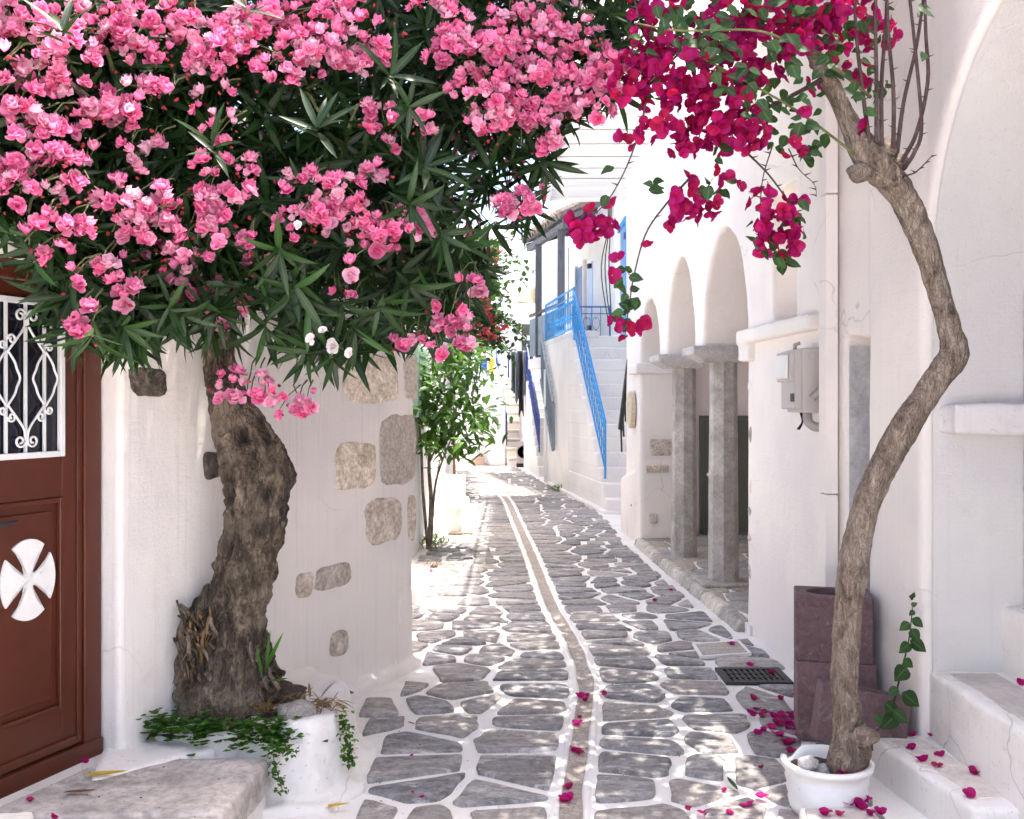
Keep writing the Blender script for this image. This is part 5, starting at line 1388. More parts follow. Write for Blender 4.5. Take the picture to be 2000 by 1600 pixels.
def in_poly(x, y, poly):
    c = False; j = len(poly) - 1
    for i in range(len(poly)):
        xi, yi = poly[i]; xj, yj = poly[j]
        if (yi > y) != (yj > y) and x < (xj - xi) * (y - yi) / (yj - yi) + xi: c = not c
        j = i
    return c

def wallY(x):
    k = (x - 1000) / FPX
    if x > 235: return min(5.9, (-1.671 - 0.462 * 4.257) / min(-0.05, (k - 0.462)))
    return (-1.671 - 0.372 * 4.257) / (k - 0.372)
def front(x): return lerp_tab([(-400, 2.45), (0, 2.95), (250, 3.4), (500, 3.65), (800, 3.95), (1250, 4.15)], x)
def back(x): return min(wallY(x) - 0.12, front(x) + lerp_tab([(300, 1.75), (700, 2.4), (1100, 2.5), (1250, 1.6)], x))

def trunk_mesh(path, seg=64, rings=150, ridge=0.10, lump=0.18, seed=1.0, hollow=None, fine=1.0):
    pts = bez(path, rings); vs = []; fs = []
    prev = None
    for i, p in enumerate(pts):
        c = Vector(p[:3]); r = float(p[3])
        d = Vector(pts[min(i + 1, rings)][:3]) - Vector(pts[max(i - 1, 0)][:3]); d.normalize()
        s = (d.cross(Vector((0.2, 1, 0))) if prev is None else prev - d * prev.dot(d)).normalized(); prev = s; t = d.cross(s)
        for k in range(seg):
            a = 2 * math.pi * k / seg; ca, sa = math.cos(a), math.sin(a)
            o = s * ca + t * sa; q = c + o * r
            f = 1 + ridge * (abs(mnoise.noise((ca * 3.2 + seed, sa * 3.2, q.z * 1.6))) * 2 - 0.5) + lump * mnoise.noise(q * 6 + Vector((seed, 0, 0))) + fine * (0.06 * mnoise.noise(q * 22 + Vector((seed, 3, 0))) + 0.03 * mnoise.noise(q * 55))
            if hollow:
                for (hc, hr, hd) in hollow:
                    dd = (q - hc).length
                    if dd < hr: f *= 1 - hd * (1 - (dd / hr) ** 2) ** 1.2
            vs.append(c + o * r * f)
    n = len(pts)
    fs = [(i * seg + k, i * seg + (k + 1) % seg, (i + 1) * seg + (k + 1) % seg, (i + 1) * seg + k) for i in range(n - 1) for k in range(seg)]
    fs += [tuple(range(seg - 1, -1, -1)), tuple(range((n - 1) * seg, n * seg))]
    return MB().add(vs, fs)

# ------------------------------------------------------------------ oleander
OY = 4.58
def op(x, y, r, Y=OY): p = P(x, y, Y); return (p.x, p.y, p.z, 0.88 * r / FPX * Y)
ole = thing('oleander_tree', 'old oleander tree with a gnarled trunk and masses of pink double flowers', 'tree', (-1.3, 4.6, 0.3))
hol = [(P(548, 965, 4.42), 0.10, 0.7), (P(540, 915, 4.42), 0.07, 0.6), (P(480, 848, 4.46), 0.055, 0.75), (P(528, 1085, 4.44), 0.06, 0.6), (P(540, 1010, 4.42), .07, .5)]
trunk_mesh([op(442, 1420, 112, 4.62), op(446, 1345, 96, 4.62), op(455, 1260, 76, 4.6), op(468, 1170, 62), op(487, 1080, 62), op(505, 1000, 68), op(507, 935, 70), op(483, 870, 62), op(452, 810, 50), op(435, 750, 42), op(428, 690, 33), op(432, 620, 30), op(440, 540, 27, 4.5)],
           120, 320, 0.2, 0.24, 2.3, hol, 1.9).build('trunk', M['bark_o'], ole, True)
def limb(pts, r0, r1, name, parent, mat, seg=10, n=18):
    c = bez(pts, n); k = len(c)
    return MB().tube([tuple(q) for q in c], [r0 + (r1 - r0) * i / (k - 1) for i in range(k)], seg).build(name, mat, parent, True)
root = P(440, 545, 4.5)
tips = [P(120, 150, 3.35), P(300, 350, 3.7), P(420, -60, 3.9), P(640, 80, 4.1), P(760, 330, 4.3), P(980, 110, 4.5), P(600, 520, 4.1), P(900, 400, 4.6), P(200, -200, 3.7)]
for t in tips:
    m1 = root.lerp(t, 0.35) + Vector((0, 0.05, 0.10)); m2 = root.lerp(t, 0.7) + Vector((0, 0, 0.08))
    limb([root, m1, m2, t], 0.045, 0.010, 'branch', ole, M['bark_b'])
    for k in range(3):
        e = t + Vector((rng.uniform(-.35, .35), rng.uniform(-.3, .2), rng.uniform(-.35, .3)))
        limb([m2, m2.lerp(e, .5) + Vector((0, 0, .05)), e], 0.016, 0.005, 'branch', ole, M['twig'], 6, 8)
# cut stubs and suckers round the foot of the trunk
random.seed(5)
for k in range(75):
    x = random.uniform(352, 425) if k < 60 else random.uniform(490, 535); y = random.uniform(1190, 1350) if k < 60 else random.uniform(1270, 1340)
    p = P(x, y, 4.5 + random.uniform(-.06, .08)); d = Vector((random.uniform(-.5, .15), random.uniform(-.7, -.1), random.uniform(.2, 1))).normalized()
    L = random.uniform(.02, .075); r = random.uniform(.005, .012)
    MB().tube([p - d * .06, p, p + d * L * .6, p + d * L + Vector((random.uniform(-.02, .02), 0, .01))], [r * 1.3, r, r * .9, r * .7], 7).build('sucker_stub', M['bark_o'] if random.random() < .65 else M['bark_b'], ole, True)
# lumpy root flare beside the trunk
for (x, y, r, s) in ((385, 1240, .11, 1), (372, 1310, .10, 2), (520, 1330, .09, 3), (405, 1190, .085, 6), (500, 1300, .1, 8)):
    rock('root_burl', P(x, y, 4.6), r, M['bark_o'], ole, s * 3.7, (0.8, .8, 1.2))

CANOPY = [(-380, -420), (1280, -420), (1270, 40), (1200, 190), (1100, 250), (1060, 340), (1030, 430), (950, 480), (955, 540), (900, 600), (870, 650), (780, 680), (700, 690), (600, 690), (540, 620), (400, 640), (290, 660), (200, 690), (120, 620), (50, 470), (-60, 420), (-380, 420)]
leafs = []
rng = np.random.default_rng(11)
cnt = 0
while cnt < 2900:
    x = rng.uniform(-380, 1280); y = rng.uniform(-420, 700)
    if not in_poly(x, y, CANOPY): continue
    if 860 < x < 1080 and 270 < y < 480 and rng.random() < 0.55: continue
    if x < 120 and y > 300 and rng.random() < 0.5: continue
    f0, b0 = front(x), back(x)
    Y = f0 + 0.24 + (b0 - f0 - 0.24) * rng.beta(1.0, 1.5)
    if y < -60 and rng.random() < 0.35: continue
    if 180 < x < 470 and (Y > f0 + .75 or y < -60) and rng.random() < .7: continue
    c = P(x, y, Y)
    if c.z > 4.3: continue
    outw = Vector((rng.uniform(-.7, .7), -0.9 + 1.2 * (Y - f0) / 1.7 + rng.uniform(-.5, .5), rng.uniform(-.5, .9)))
    if y > 420: outw.z -= 0.7
    whorl(leafs, c, outw, int(rng.integers(5, 9)), rng.uniform(.13, .19))
    cnt += 1
# the side of the crown that leans on the house wall
cnt = 0
while cnt < 620:
    Y = rng.uniform(5.15, 6.9); c = Vector((WL(min(Y, 6.5)) + rng.uniform(.08, 1.1), Y, rng.uniform(2.35, 4.2)))
    x, y = pix(c)
    if not in_poly(x, y + 25, CANOPY) or (x > 860 and 270 < y < 480): continue
    whorl(leafs, c, (rng.uniform(-.3, .9), rng.uniform(-.6, .6), rng.uniform(-.4, .9)), 7, rng.uniform(.15, .2)); cnt += 1
# single sprays that read clearly in the photograph
for (x, y, Y, n, L, tip) in ((620, 250, 3.5, 9, .17, (0, -.8, .5)), (415, 285, 3.45, 8, .14, (0.1, -.8, .5)), (545, 490, 3.6, 7, .16, (.2, -.6, -.5)), (575, 560, 3.7, 8, .18, (.2, -.6, -.6)), (860, 460, 3.9, 9, .19, (.5, -.6, -.3)),
                             (180, 650, 3.2, 8, .16, (.1, -.4, -.8)), (240, 640, 3.3, 7, .17, (.5, -.5, -.6)), (450, 640, 4.15, 8, .19, (-.1, -.5, -.8)), (520, 640, 4.0, 8, .19, (.2, -.5, -.8)), (420, 645, 4.1, 6, .16, (-.6, -.5, -.6)), (650, 700, 3.9, 7, .15, (.1, -.4, -.9)), (690, 640, 3.9, 8, .17, (.3, -.4, -.7)), (120, 60, 2.95, 8, .13, (.0, -.5, .9)), (760, 150, 3.8, 8, .17, (.4, -.7, .2)), (800, 210, 3.9, 7, .17, (.2, -.7, -.2)), (480, 20, 3.5, 6, .13, (.2, -.6, .6)), (330, 600, 3.6, 7, .13, (0.2, -.6, -.4)), (900, 480, 4.0, 8, .19, (.9, -.2, -.1)), (600, 600, 3.8, 8, .18, (.3, -.5, -.7)), (740, 600, 3.9, 8, .18, (.1, -.5, -.6)), (800, 560, 3.95, 8, .18, (.3, -.5, -.5)), (1020, 40, 4.1, 8, .16, (.2, -.5, .3)), (1190, 30, 4.15, 6, .14, (.8, -.3, .1)), (1130, 25, 4.1, 5, .14, (.9, -.2, .2)), (830, 330, 3.95, 8, .18, (.3, -.6, .2)), (800, 400, 3.95, 8, .18, (.2, -.6, -.3))):
    whorl(leafs, P(x, y, Y), tip, n, L, (0.5, 1.35))
scatter(ole, 'leaf', 'crown_leaves', OLEAF, leafs, M['oleaf'])

CL = [(50, 30, 70, 40), (60, 95, 85, 50), (20, 190, 50, 55), (115, 160, 70, 45), (200, 30, 60, 30), (255, 75, 85, 55), (300, 110, 40, 30), (245, 205, 85, 50), (205, 225, 45, 35), (55, 290, 70, 55), (115, 335, 55, 35), (25, 370, 40, 40), (85, 385, 28, 18),
      (135, 20, 40, 25), (355, 25, 50, 25), (420, 85, 70, 55), (480, 50, 60, 40), (450, 110, 80, 45), (555, 70, 75, 60), (620, 40, 70, 40), (690, 20, 50, 25), (700, 90, 60, 55), (600, 100, 60, 40), (540, 145, 42, 28), (395, 145, 35, 25), (440, 187, 17, 17), (725, 120, 35, 30),
      (440, 250, 40, 28), (430, 352, 62, 44), (470, 335, 30, 25), (255, 290, 20, 28), (310, 282, 20, 22), (265, 335, 18, 18), (170, 300, 25, 20), (365, 420, 75, 45), (300, 440, 55, 35), (370, 475, 65, 40), (445, 440, 38, 36), (345, 520, 60, 35), (385, 540, 45, 35), (435, 600, 60, 34), (335, 575, 38, 26), (400, 560, 40, 28),
      (250, 575, 38, 32), (215, 515, 25, 30), (150, 545, 24, 22), (170, 650, 36, 30), (165, 615, 25, 20), (105, 500, 34, 26), (50, 470, 18, 14), (225, 395, 38, 40), (150, 440, 35, 28), (100, 430, 30, 22), (500, 505, 28, 26), (480, 470, 20, 20),
      (600, 365, 55, 30), (660, 385, 55, 38), (720, 350, 28, 28), (590, 440, 55, 34), (690, 440, 60, 38), (750, 470, 70, 36), (810, 455, 35, 36), (640, 425, 45, 28), (760, 430, 40, 26), (750, 235, 36, 30), (822, 250, 20, 24), (765, 290, 26, 20), (715, 222, 20, 18), (690, 525, 18, 16), (690, 585, 14, 14), (660, 560, 10, 10),
      (20, 120, 50, 40), (150, 90, 50, 40), (90, 240, 45, 30), (170, 250, 40, 28), (300, 30, 40, 30), (320, 180, 30, 28), (40, 330, 40, 30), (150, 380, 36, 26), (290, 390, 36, 28), (60, 430, 26, 20), (400, 200, 26, 20), (520, 20, 50, 28), (640, 110, 40, 28), (310, 500, 34, 26), (250, 450, 30, 26),
      (445, 755, 28, 34), (480, 775, 30, 20), (530, 775, 26, 22), (575, 800, 45, 18), (600, 790, 24, 22), (505, 745, 20, 14),
      (870, 30, 40, 30), (840, 5, 40, 25), (930, 90, 80, 50), (880, 95, 50, 40), (990, 120, 75, 60), (950, 180, 70, 50), (1060, 110, 55, 60), (1090, 50, 60, 45), (1050, 180, 70, 50), (1120, 150, 55, 50), (1160, 190, 50, 45), (930, 240, 50, 25), (990, 235, 60, 35), (1040, 245, 50, 28), (1190, 140, 40, 40), (1110, 215, 50, 25), (1060, 290, 26, 20), (1150, 90, 40, 30), (1020, 400, 46, 24), (990, 410, 34, 20), (1045, 380, 20, 16), (1000, 20, 40, 25), (1050, 30, 40, 30),
      (848, 598, 14, 14), (905, 598, 16, 14), (918, 552, 16, 16), (940, 575, 14, 14), (895, 650, 38, 32), (830, 660, 28, 22), (910, 675, 26, 16), (860, 690, 20, 12), (790, 672, 22, 14), (875, 625, 22, 18), (1085, 270, 18, 16)]
flowers = []; buds = []
rng = np.random.default_rng(23)
stalks = MB()
def cluster(cx, cy, rx, ry, FR=0.037, dens=2.45, lift=0.0):
    Y = front(cx) + 0.02 + 0.12 * rng.random(); rx = rx * 1.05; ry = ry * 1.05
    if cy > 480 and 300 < cx < 700: Y = 3.75 + .25 * rng.random()
    if cy > 700: Y = 4.0
    c = P(cx, cy, Y); s = Y / FPX; fr = FR / s
    n = max(1, int(round(rx * ry / (fr * fr) * dens)))
    for i in range(n):
        a = rng.random() * 6.28; r = math.sqrt(rng.random())
        u, v = r * math.cos(a), r * math.sin(a); dz = math.sqrt(max(0, 1 - r * r))
        dep = min(rx, ry) * s * 0.9
        p = c + Vector((u * rx * s, -dep * dz * rng.uniform(.2, 1) , -v * ry * s))
        d = Vector((u * .7, -0.65 * dz - .35, -v * .6 + 0.75)) + Vector((rng.normal(), rng.normal(), rng.normal())) * .28
        flowers.append((p, aim_quat(d), FR * rng.uniform(.72, 1.25), int(rng.integers(8))))
    for i in range(int(n * .5) + 1):
        p = c + Vector((rng.normal() * rx * s * .7, rng.uniform(-.06, .06), rng.normal() * ry * s * .7))
        buds.append((p, aim_quat((rng.normal() * .6, -.6, rng.normal() * .6 - .1)), FR * rng.uniform(.3, .6), 0))
    for i in range(max(2, n // 5)):
        e = c + Vector((rng.normal() * rx * s * .5, -.02, rng.normal() * ry * s * .5)); b = c + Vector((rng.uniform(-.05, .05), .12, .10))
        stalks.tube([b, b.lerp(e, .5) + Vector((0, -.01, .015)), e], [.004, .003, .0022], 4, False)
for q in CL: cluster(*q)
# the rest of the crown beyond the frame and on its far side
for k in range(46):
    x = rng.uniform(-330, 1150); y = rng.uniform(-380, -30)
    cluster(x, y, rng.uniform(35, 75), rng.uniform(25, 45), dens=1.0)
for k in range(14):
    c = Vector((rng.uniform(-1.0, 0.4), rng.uniform(5.0, 5.6), rng.uniform(2.6, 3.9)))
    for i in range(14):
        p = c + Vector((rng.normal(), rng.normal(), rng.normal())) * .09
        flowers.append((p, aim_quat(p - c + Vector((0, .05, .05))), .031 * rng.uniform(.8, 1.2), int(rng.integers(5))))
scatter(ole, 'flower', 'crown_flowers', OFLOW, flowers, M['oflower'])
scatter(ole, 'bud', 'flower_buds', BUD, buds, M['bud'], limit=0)
o = stalks.build('flower_stalks', M['twig'], ole, True); o['kind'] = 'stuff'
pale = []
for (x, y, r) in ((607, 663, 15), (651, 677, 18), (630, 645, 10), (682, 690, 12), (583, 440, 11), (100, 640, 4)):
    pale.append((P(x, y, 3.72), aim_quat((rng.uniform(-.3, .3), -.9, rng.uniform(-.1, .3))), r / FPX * 3.72, int(rng.integers(5))))
scatter(ole, 'pale_flower', 'pale_flowers', OFLOW, pale, M['wflower'])

# ------------------------------------------------------------------ weeds round the planter
we = thing('planter_weeds', 'bright green clover-like weeds spilling over the planter rim', 'weeds', (-1.2, 4.3, 0.3), kind='stuff')
items = []
rng = np.random.default_rng(31)
for k in range(760):
    t = rng.random() ** 1.0; t = min(.999, max(0, t + .06 * math.sin(t * 25))); q = bez([(-1.60, 4.40), (-1.42, 4.31), (-1.22, 4.29), (-1.05, 4.27), (-0.95, 4.30)], 40)[int(t * 40)]
    x = q[0] + rng.normal() * .035; y = q[1] + rng.normal() * .04 + .01; z = 0.29 + 0.04 * rng.normal() * .6 - max(0, (4.28 - y)) * .5 + rng.random() * .03
    for j in range(3):
        d = Vector((math.cos(j * 2.1 + k), math.sin(j * 2.1 + k), .35))
        items.append((Vector((x, y, z)), leaf_quat(d), rng.uniform(.013, .024), 0))
tr1 = bez([tuple(P(530, 1440, 4.2)), tuple(P(536, 1490, 4.17)), tuple(P(545, 1520, 4.16)), tuple(P(552, 1545, 4.15))], 30)
tr2 = bez([tuple(P(540, 1470, 4.17)), tuple(P(558, 1462, 4.16)), tuple(P(580, 1470, 4.15))], 16)
tr3 = bez([tuple(P(668, 1395, 4.4)), tuple(P(676, 1430, 4.38)), tuple(P(681, 1470, 4.36)), tuple(P(684, 1485, 4.35))], 26)
for trl in (tr1, tr2, tr3):
    for q in trl:
        for j in range(3 if trl is not tr3 else 7):
            p = Vector(q) + Vector((rng.normal() * .014, rng.normal() * .01, rng.normal() * .012))
            items.append((p, leaf_quat((rng.normal(), -abs(rng.normal()), rng.normal())), rng.uniform(.014, .024), 0))
scatter(we, 'leaf', 'weed_leaves', [blade(.5, .2, .1, 'heart', 4)], items, M['weed'], limit=0)
vs_ = MB()
for trl in (tr1, tr2, tr3): vs_.tube([tuple(q) for q in trl], .0022, 4)
o = vs_.build('trailing_stems', M['twig'], we); o['kind'] = 'stuff'
lt = thing('leaf_litter', 'brown dry oleander leaf litter on the soil round the trunk', 'litter', (-1.1, 4.4, .35), kind='stuff')
items = []
for k in range(170):
    p = P(rng.uniform(470, 660), rng.uniform(1350, 1385), 4.46 + rng.uniform(-.05, .15)); p.z = 0.345 + rng.uniform(0, .03)
    items.append((p, leaf_quat((rng.normal(), rng.normal(), rng.normal() * .35)), rng.uniform(.05, .1), 0))
for k in range(60):
    p = P(rng.uniform(345, 430), rng.uniform(1180, 1340), 4.47); items.append((p, leaf_quat((rng.normal() * .6, rng.normal() * .5, -1)), rng.uniform(.05, .1), 0))
scatter(lt, 'leaf', 'dry_leaves', [OLEAF[1]], items, M['dryleaf'], limit=0)
gt = thing('grass_tuft', 'few upright green blades sprouting beside the oleander trunk', 'grass', P(520, 1330, 4.45))
for (x0, y0, x1, y1) in ((522, 1300, 552, 1236), (520, 1300, 527, 1232), (517, 1310, 535, 1265), (525, 1330, 562, 1325), (512, 1320, 500, 1262)):
    a, b = P(x0, y0, 4.46), P(x1, y1, 4.42); L = (b - a).length
    V_, F_, R_ = blade(.05, .3, .05, 'lance'); me = np_mesh('blade', V_, F_, {'rad': R_, 'var': np.zeros(len(V_))}); me.materials.append(M['weed'])
    mesh_obj('blade', me, None, gt, a, leaf_quat(b - a, (0, -1, .2)), L)

# ------------------------------------------------------------------ bougainvillea
BY = 4.15
def bp(x, y, r, Y=BY): p = P(x, y, Y); return (p.x, p.y, p.z, r / FPX * Y)
bou = thing('bougainvillea_tree', 'bougainvillea with a bent bare trunk and magenta bracts, growing from a white pot', 'tree', (1.4, 4.15, 0.2))
trunk_mesh([bp(1652, 1512, 34), bp(1655, 1490, 36), bp(1662, 1452, 36), bp(1658, 1405, 29), bp(1650, 1330, 25), bp(1653, 1230, 26), bp(1662, 1130, 27), bp(1684, 1015, 27), bp(1715, 930, 25), bp(1768, 830, 25), bp(1828, 742, 26), bp(1862, 694, 27), bp(1855, 645, 23), bp(1838, 585, 22), bp(1816, 510, 23), bp(1792, 445, 26), bp(1757, 375, 29), bp(1717, 332, 29), bp(1688, 292, 27), bp(1662, 246, 19), bp(1640, 200, 17), bp(1615, 150, 16), bp(1585, 95, 14), bp(1560, 20, 12), bp(1530, -80, 9)],
           64, 420, 0.11, 0.12, 5.0, None, 1.5).build('trunk', M['bark_b'], bou, True)
for (x, y, Y, r, s, sq) in ((1682, 338, 4.12, .055, 1, (1.1, .8, .75)), (1730, 292, 4.15, .05, 2, (1, .9, .9)), (1688, 1438, 4.06, .05, 3, (1.1, .9, .8)), (1758, 318, 4.15, .035, 4, (1, 1, 1)), (1872, 690, 4.15, .05, 5, (.8, .9, 1)), (1650, 1490, 4.12, .075, 6, (1, .9, 1.1))):
    rock('trunk_burl', P(x, y, Y), r, M['bark_b'], bou, s * 2.9, sq)
def whip(pts, r0, r1, mat='whip', thorns=True):
    c = bez([tuple(P(*q)) for q in pts], 24); k = len(c)
    o = MB().tube([tuple(q) for q in c], [r0 + (r1 - r0) * i / (k - 1) for i in range(k)], 7)
    if thorns:
        for i in range(3, k - 1, 4):
            p = Vector(c[i]); d = Vector((rng.choice([-1, 1]) * .8, rng.uniform(-.4, .4), .25)).normalized()
            o.tube([p, p + d * .018, p + d * .028], [.0035, .0018, .0003], 4)
    return o.build('whip_stem', M[mat], bou, True)
rng = np.random.default_rng(41)
for pts in ([(1700, 290, 4.1), (1685, 180, 4.08), (1672, 60, 4.05), (1668, -80, 4.0)], [(1712, 280, 4.1), (1712, 160, 4.05), (1710, 40, 4.0), (1712, -80, 3.95)], [(1722, 285, 4.1), (1722, 160, 4.1), (1730, 50, 4.1), (1735, -80, 4.1)], [(1745, 290, 4.1), (1745, 180, 4.08), (1735, 60, 4.05), (1730, -80, 4.0)],
            [(1752, 300, 4.12), (1765, 200, 4.1), (1790, 90, 4.08), (1806, -20, 4.05)], [(1760, 318, 4.12), (1790, 260, 4.1), (1812, 160, 4.08), (1808, 60, 4.05), (1806, -60, 4.0)], [(1765, 330, 4.12), (1785, 300, 4.05), (1800, 250, 4.05), (1790, 120, 4.0), (1775, -20, 3.98)], [(1764, 345, 4.1), (1790, 335, 4.05), (1822, 303, 4.0)]):
    whip(pts, .0095 if len(pts) > 3 else .004, .006 if len(pts) > 3 else .002)
for pts, r in (([(1665, 480, 4.0), (1560, 205, 3.9)], .006),): pass
whip([(1700, 190, 4.1), (1640, 140, 4.0), (1560, 95, 3.9), (1480, 60, 3.85), (1330, 60, 3.8), (1240, 45, 3.8)], .008, .003, 'twig', False)
whip([(1668, 300, 4.05), (1590, 240, 3.95), (1530, 200, 3.9), (1440, 150, 3.85), (1330, 90, 3.85)], .006, .003, 'twig', False)
whip([(1615, 150, 4.15), (1560, 180, 4.1), (1480, 220, 4.05), (1400, 260, 4.0)], .012, .004)
whip([(1600, 60, 4.1), (1480, 40, 4.0), (1360, 80, 3.95), (1270, 160, 3.9)], .012, .003)
# hanging sprays
whip([(1262, 200, 3.9), (1248, 260, 3.9), (1222, 330, 3.9), (1190, 388, 3.88), (1160, 420, 3.86)], .004, .002)
whip([(1345, 350, 3.95), (1300, 400, 3.95), (1262, 455, 3.93), (1240, 530, 3.92), (1228, 600, 3.92), (1222, 650, 3.92)], .005, .002)
whip([(1450, 290, 3.95), (1500, 340, 3.93), (1545, 400, 3.92), (1572, 430, 3.92)], .005, .002); whip([(1510, 280, 3.95), (1488, 360, 3.92), (1485, 470, 3.9)], .003, .0015)
whip([(1540, 290, 3.95), (1560, 330, 3.95), (1590, 360, 3.95), (1595, 385, 3.95)], .003, .001); whip([(1240, 0, 3.9), (1250, 60, 3.9), (1235, 110, 3.9)], .003, .001)
bfl = []; blf = []
def bcluster(cx, cy, rx, ry, Y, dens=3.4, FR=.036):
    c = P(cx, cy, Y); s = Y / FPX; fr = FR / s; n = max(1, int(round(rx * ry / (fr * fr) * dens)))
    for i in range(n):
        a = rng.random() * 6.28; r = math.sqrt(rng.random()); u, v = r * math.cos(a), r * math.sin(a); dz = math.sqrt(max(0, 1 - r * r)) * rng.choice([-1, 1], p=[.65, .35])
        p = c + Vector((u * rx * s, -min(rx, ry) * s * dz * rng.uniform(.1, 1), -v * ry * s))
        d = Vector((u * .9, -dz * .9 - .25, -v * .8 - .05)) + Vector((rng.normal(), rng.normal(), rng.normal())) * .4
        bfl.append((p, aim_quat(d), FR * rng.uniform(.75, 1.15), int(rng.integers(4))))
for (cx, cy, rx, ry) in ((1260, 100, 36, 36), (1480, 100, 46, 34), (1550, 60, 50, 34), (1380, 110, 46, 34), (1340, 190, 40, 30), (1300, 60, 60, 45), (1232, 140, 26, 36), (1285, 165, 48, 52), (1335, 140, 55, 50), (1385, 200, 60, 52), (1435, 225, 62, 50), (1350, 245, 45, 34), (1292, 248, 34, 24), (1450, 140, 50, 34), (1505, 40, 62, 40), (1420, 30, 60, 35), (1580, 40, 55, 36), (1650, 30, 55, 32), (1560, 95, 36, 26), (1610, 80, 36, 34), (1700, 55, 38, 34), (1400, 280, 36, 22), (1470, 255, 44, 30), (1540, 130, 22, 22), (1745, 75, 18, 18), (1700, 240, 14, 14), (1690, 150, 20, 20), (1240, 20, 22, 18), (1300, -10, 60, 30), (1420, 90, 40, 24), (1260, 250, 22, 22), (1330, 290, 30, 18), (1210, 170, 20, 26), (1400, 160, 40, 30), (1530, -20, 80, 30), (1660, -30, 60, 30), (1380, 250, 40, 30),
                         (1155, 440, 42, 38), (1150, 430, 36, 30), (1130, 462, 24, 20), (1200, 410, 14, 16), (1345, 385, 38, 38), (1340, 375, 30, 30), (1330, 425, 30, 20), (1395, 400, 22, 16), (1515, 440, 44, 44), (1520, 445, 40, 36), (1500, 400, 34, 30), (1540, 470, 30, 26), (1560, 392, 12, 12), (1205, 635, 18, 22), (1250, 622, 15, 20), (1218, 272, 17, 17), (1262, 465, 9, 8), (1190, 541, 9, 9), (1209, 511, 8, 8), (1225, 652, 10, 10), (1428, 362, 16, 16), (1480, 292, 18, 16), (1555, 285, 16, 16), (1490, 495, 12, 12), (1415, 330, 14, 14), (1525, 310, 9, 9), (1580, 205, 10, 10)):
    Y = 3.9 if cy < 330 else 3.88
    if cx > 1600: Y = 4.1
    bcluster(cx, cy, rx, ry, Y + rng.uniform(-.1, .12))
for k in range(34):       # crown above the frame and behind
    bcluster(rng.uniform(1200, 1760), rng.uniform(-330, -20), 50, 36, rng.uniform(3.6, 4.8), 1.0)
# the crown spreads over the lane above the frame
for k in range(330):
    yy = rng.uniform(3.7, 8.5); cc = Vector((rng.uniform(-.75, 1.8), yy, max(4.35, 1.72 + 0.43 * yy) + rng.uniform(.05, .6)))
    for i in range(16):
        bfl.append((cc + Vector((rng.normal() * .16, rng.normal() * .16, rng.normal() * .06)), rnd_quat(), .036 * rng.uniform(.8, 1.15), int(rng.integers(4))))
    for i in range(22):
        blf.append((cc + Vector((rng.normal() * .2, rng.normal() * .2, rng.normal() * .08)), leaf_quat((rng.normal(), rng.normal(), rng.normal() * .4)), rng.uniform(.06, .1), int(rng.integers(3))))
for k in range(6):
    e = Vector((rng.uniform(-.3, 1.6), rng.uniform(5.2, 7.2), 4.9)); limb([P(1585, 95, 4.15), P(1560, -60, 4.3), Vector((1.2, 4.9, 4.4)).lerp(e, .3), e], .014, .006, 'branch', bou, M['whip'], 6, 10)
for k in range(14):
    bcluster(rng.uniform(1250, 1650), rng.uniform(-60, 220), 45, 32, rng.uniform(4.3, 4.9), 1.2)
scatter(bou, 'bract_flower', 'crown_bracts', BFLOW, bfl, M['bract'])
def bleaf_at(x, y, Y, L):
    d = Vector((rng.normal(), rng.normal() * .7, rng.normal() * .6 - .4)); blf.append((P(x, y, Y), leaf_quat(d, (rng.normal() * .4, -1, .6)), L, int(rng.integers(3))))
for (cx, cy, rx, ry, n, Y) in ((1350, 70, 60, 40, 26, 3.75), (1420, 115, 60, 50, 34, 3.7), (1530, 85, 60, 40, 30, 3.75), (1460, 165, 50, 30, 20, 3.72), (1600, 110, 50, 50, 22, 3.9), (1330, 30, 60, 30, 20, 3.8), (1270, 75, 30, 30, 9, 3.8), (1640, 60, 60, 40, 20, 3.95), (1700, 30, 50, 30, 12, 4.0), (1560, 220, 45, 40, 26, 3.9), (1520, 260, 50, 40, 22, 3.95), (1600, 260, 25, 45, 12, 3.95), (1580, 300, 20, 20, 6, 3.9), (1460, 210, 30, 20, 8, 3.75), (1380, 90, 50, 40, 20, 3.8), (1275, 365, 18, 12, 5, 3.9), (1390, 370, 26, 20, 10, 3.9), (1560, 430, 12, 26, 7, 3.88), (1520, 500, 36, 14, 10, 3.88), (1490, 450, 20, 34, 8, 3.85), (1228, 560, 20, 40, 9, 3.9), (1228, 620, 18, 30, 8, 3.9), (1185, 385, 10, 8, 2, 3.88), (1210, 330, 8, 6, 2, 3.9), (1400, 300, 30, 20, 8, 3.85), (1790, 60, 20, 60, 8, 4.0), (1690, 170, 30, 40, 9, 4.0), (1450, 20, 60, 30, 22, 3.8), (1550, 10, 60, 30, 22, 3.85)):
    for k in range(n if cy > 340 else int(n * .62)): bleaf_at(cx + rng.normal() * rx * .55, cy + rng.normal() * ry * .55, Y + rng.uniform(-.06, .16), rng.uniform(.04, .068))
for k in range(260): bleaf_at(rng.uniform(1220, 1740), rng.uniform(-300, 200), rng.uniform(3.9, 4.8), rng.uniform(.045, .07))
scatter(bou, 'leaf', 'crown_leaves', BLEAF, blf, M['bleaf'])

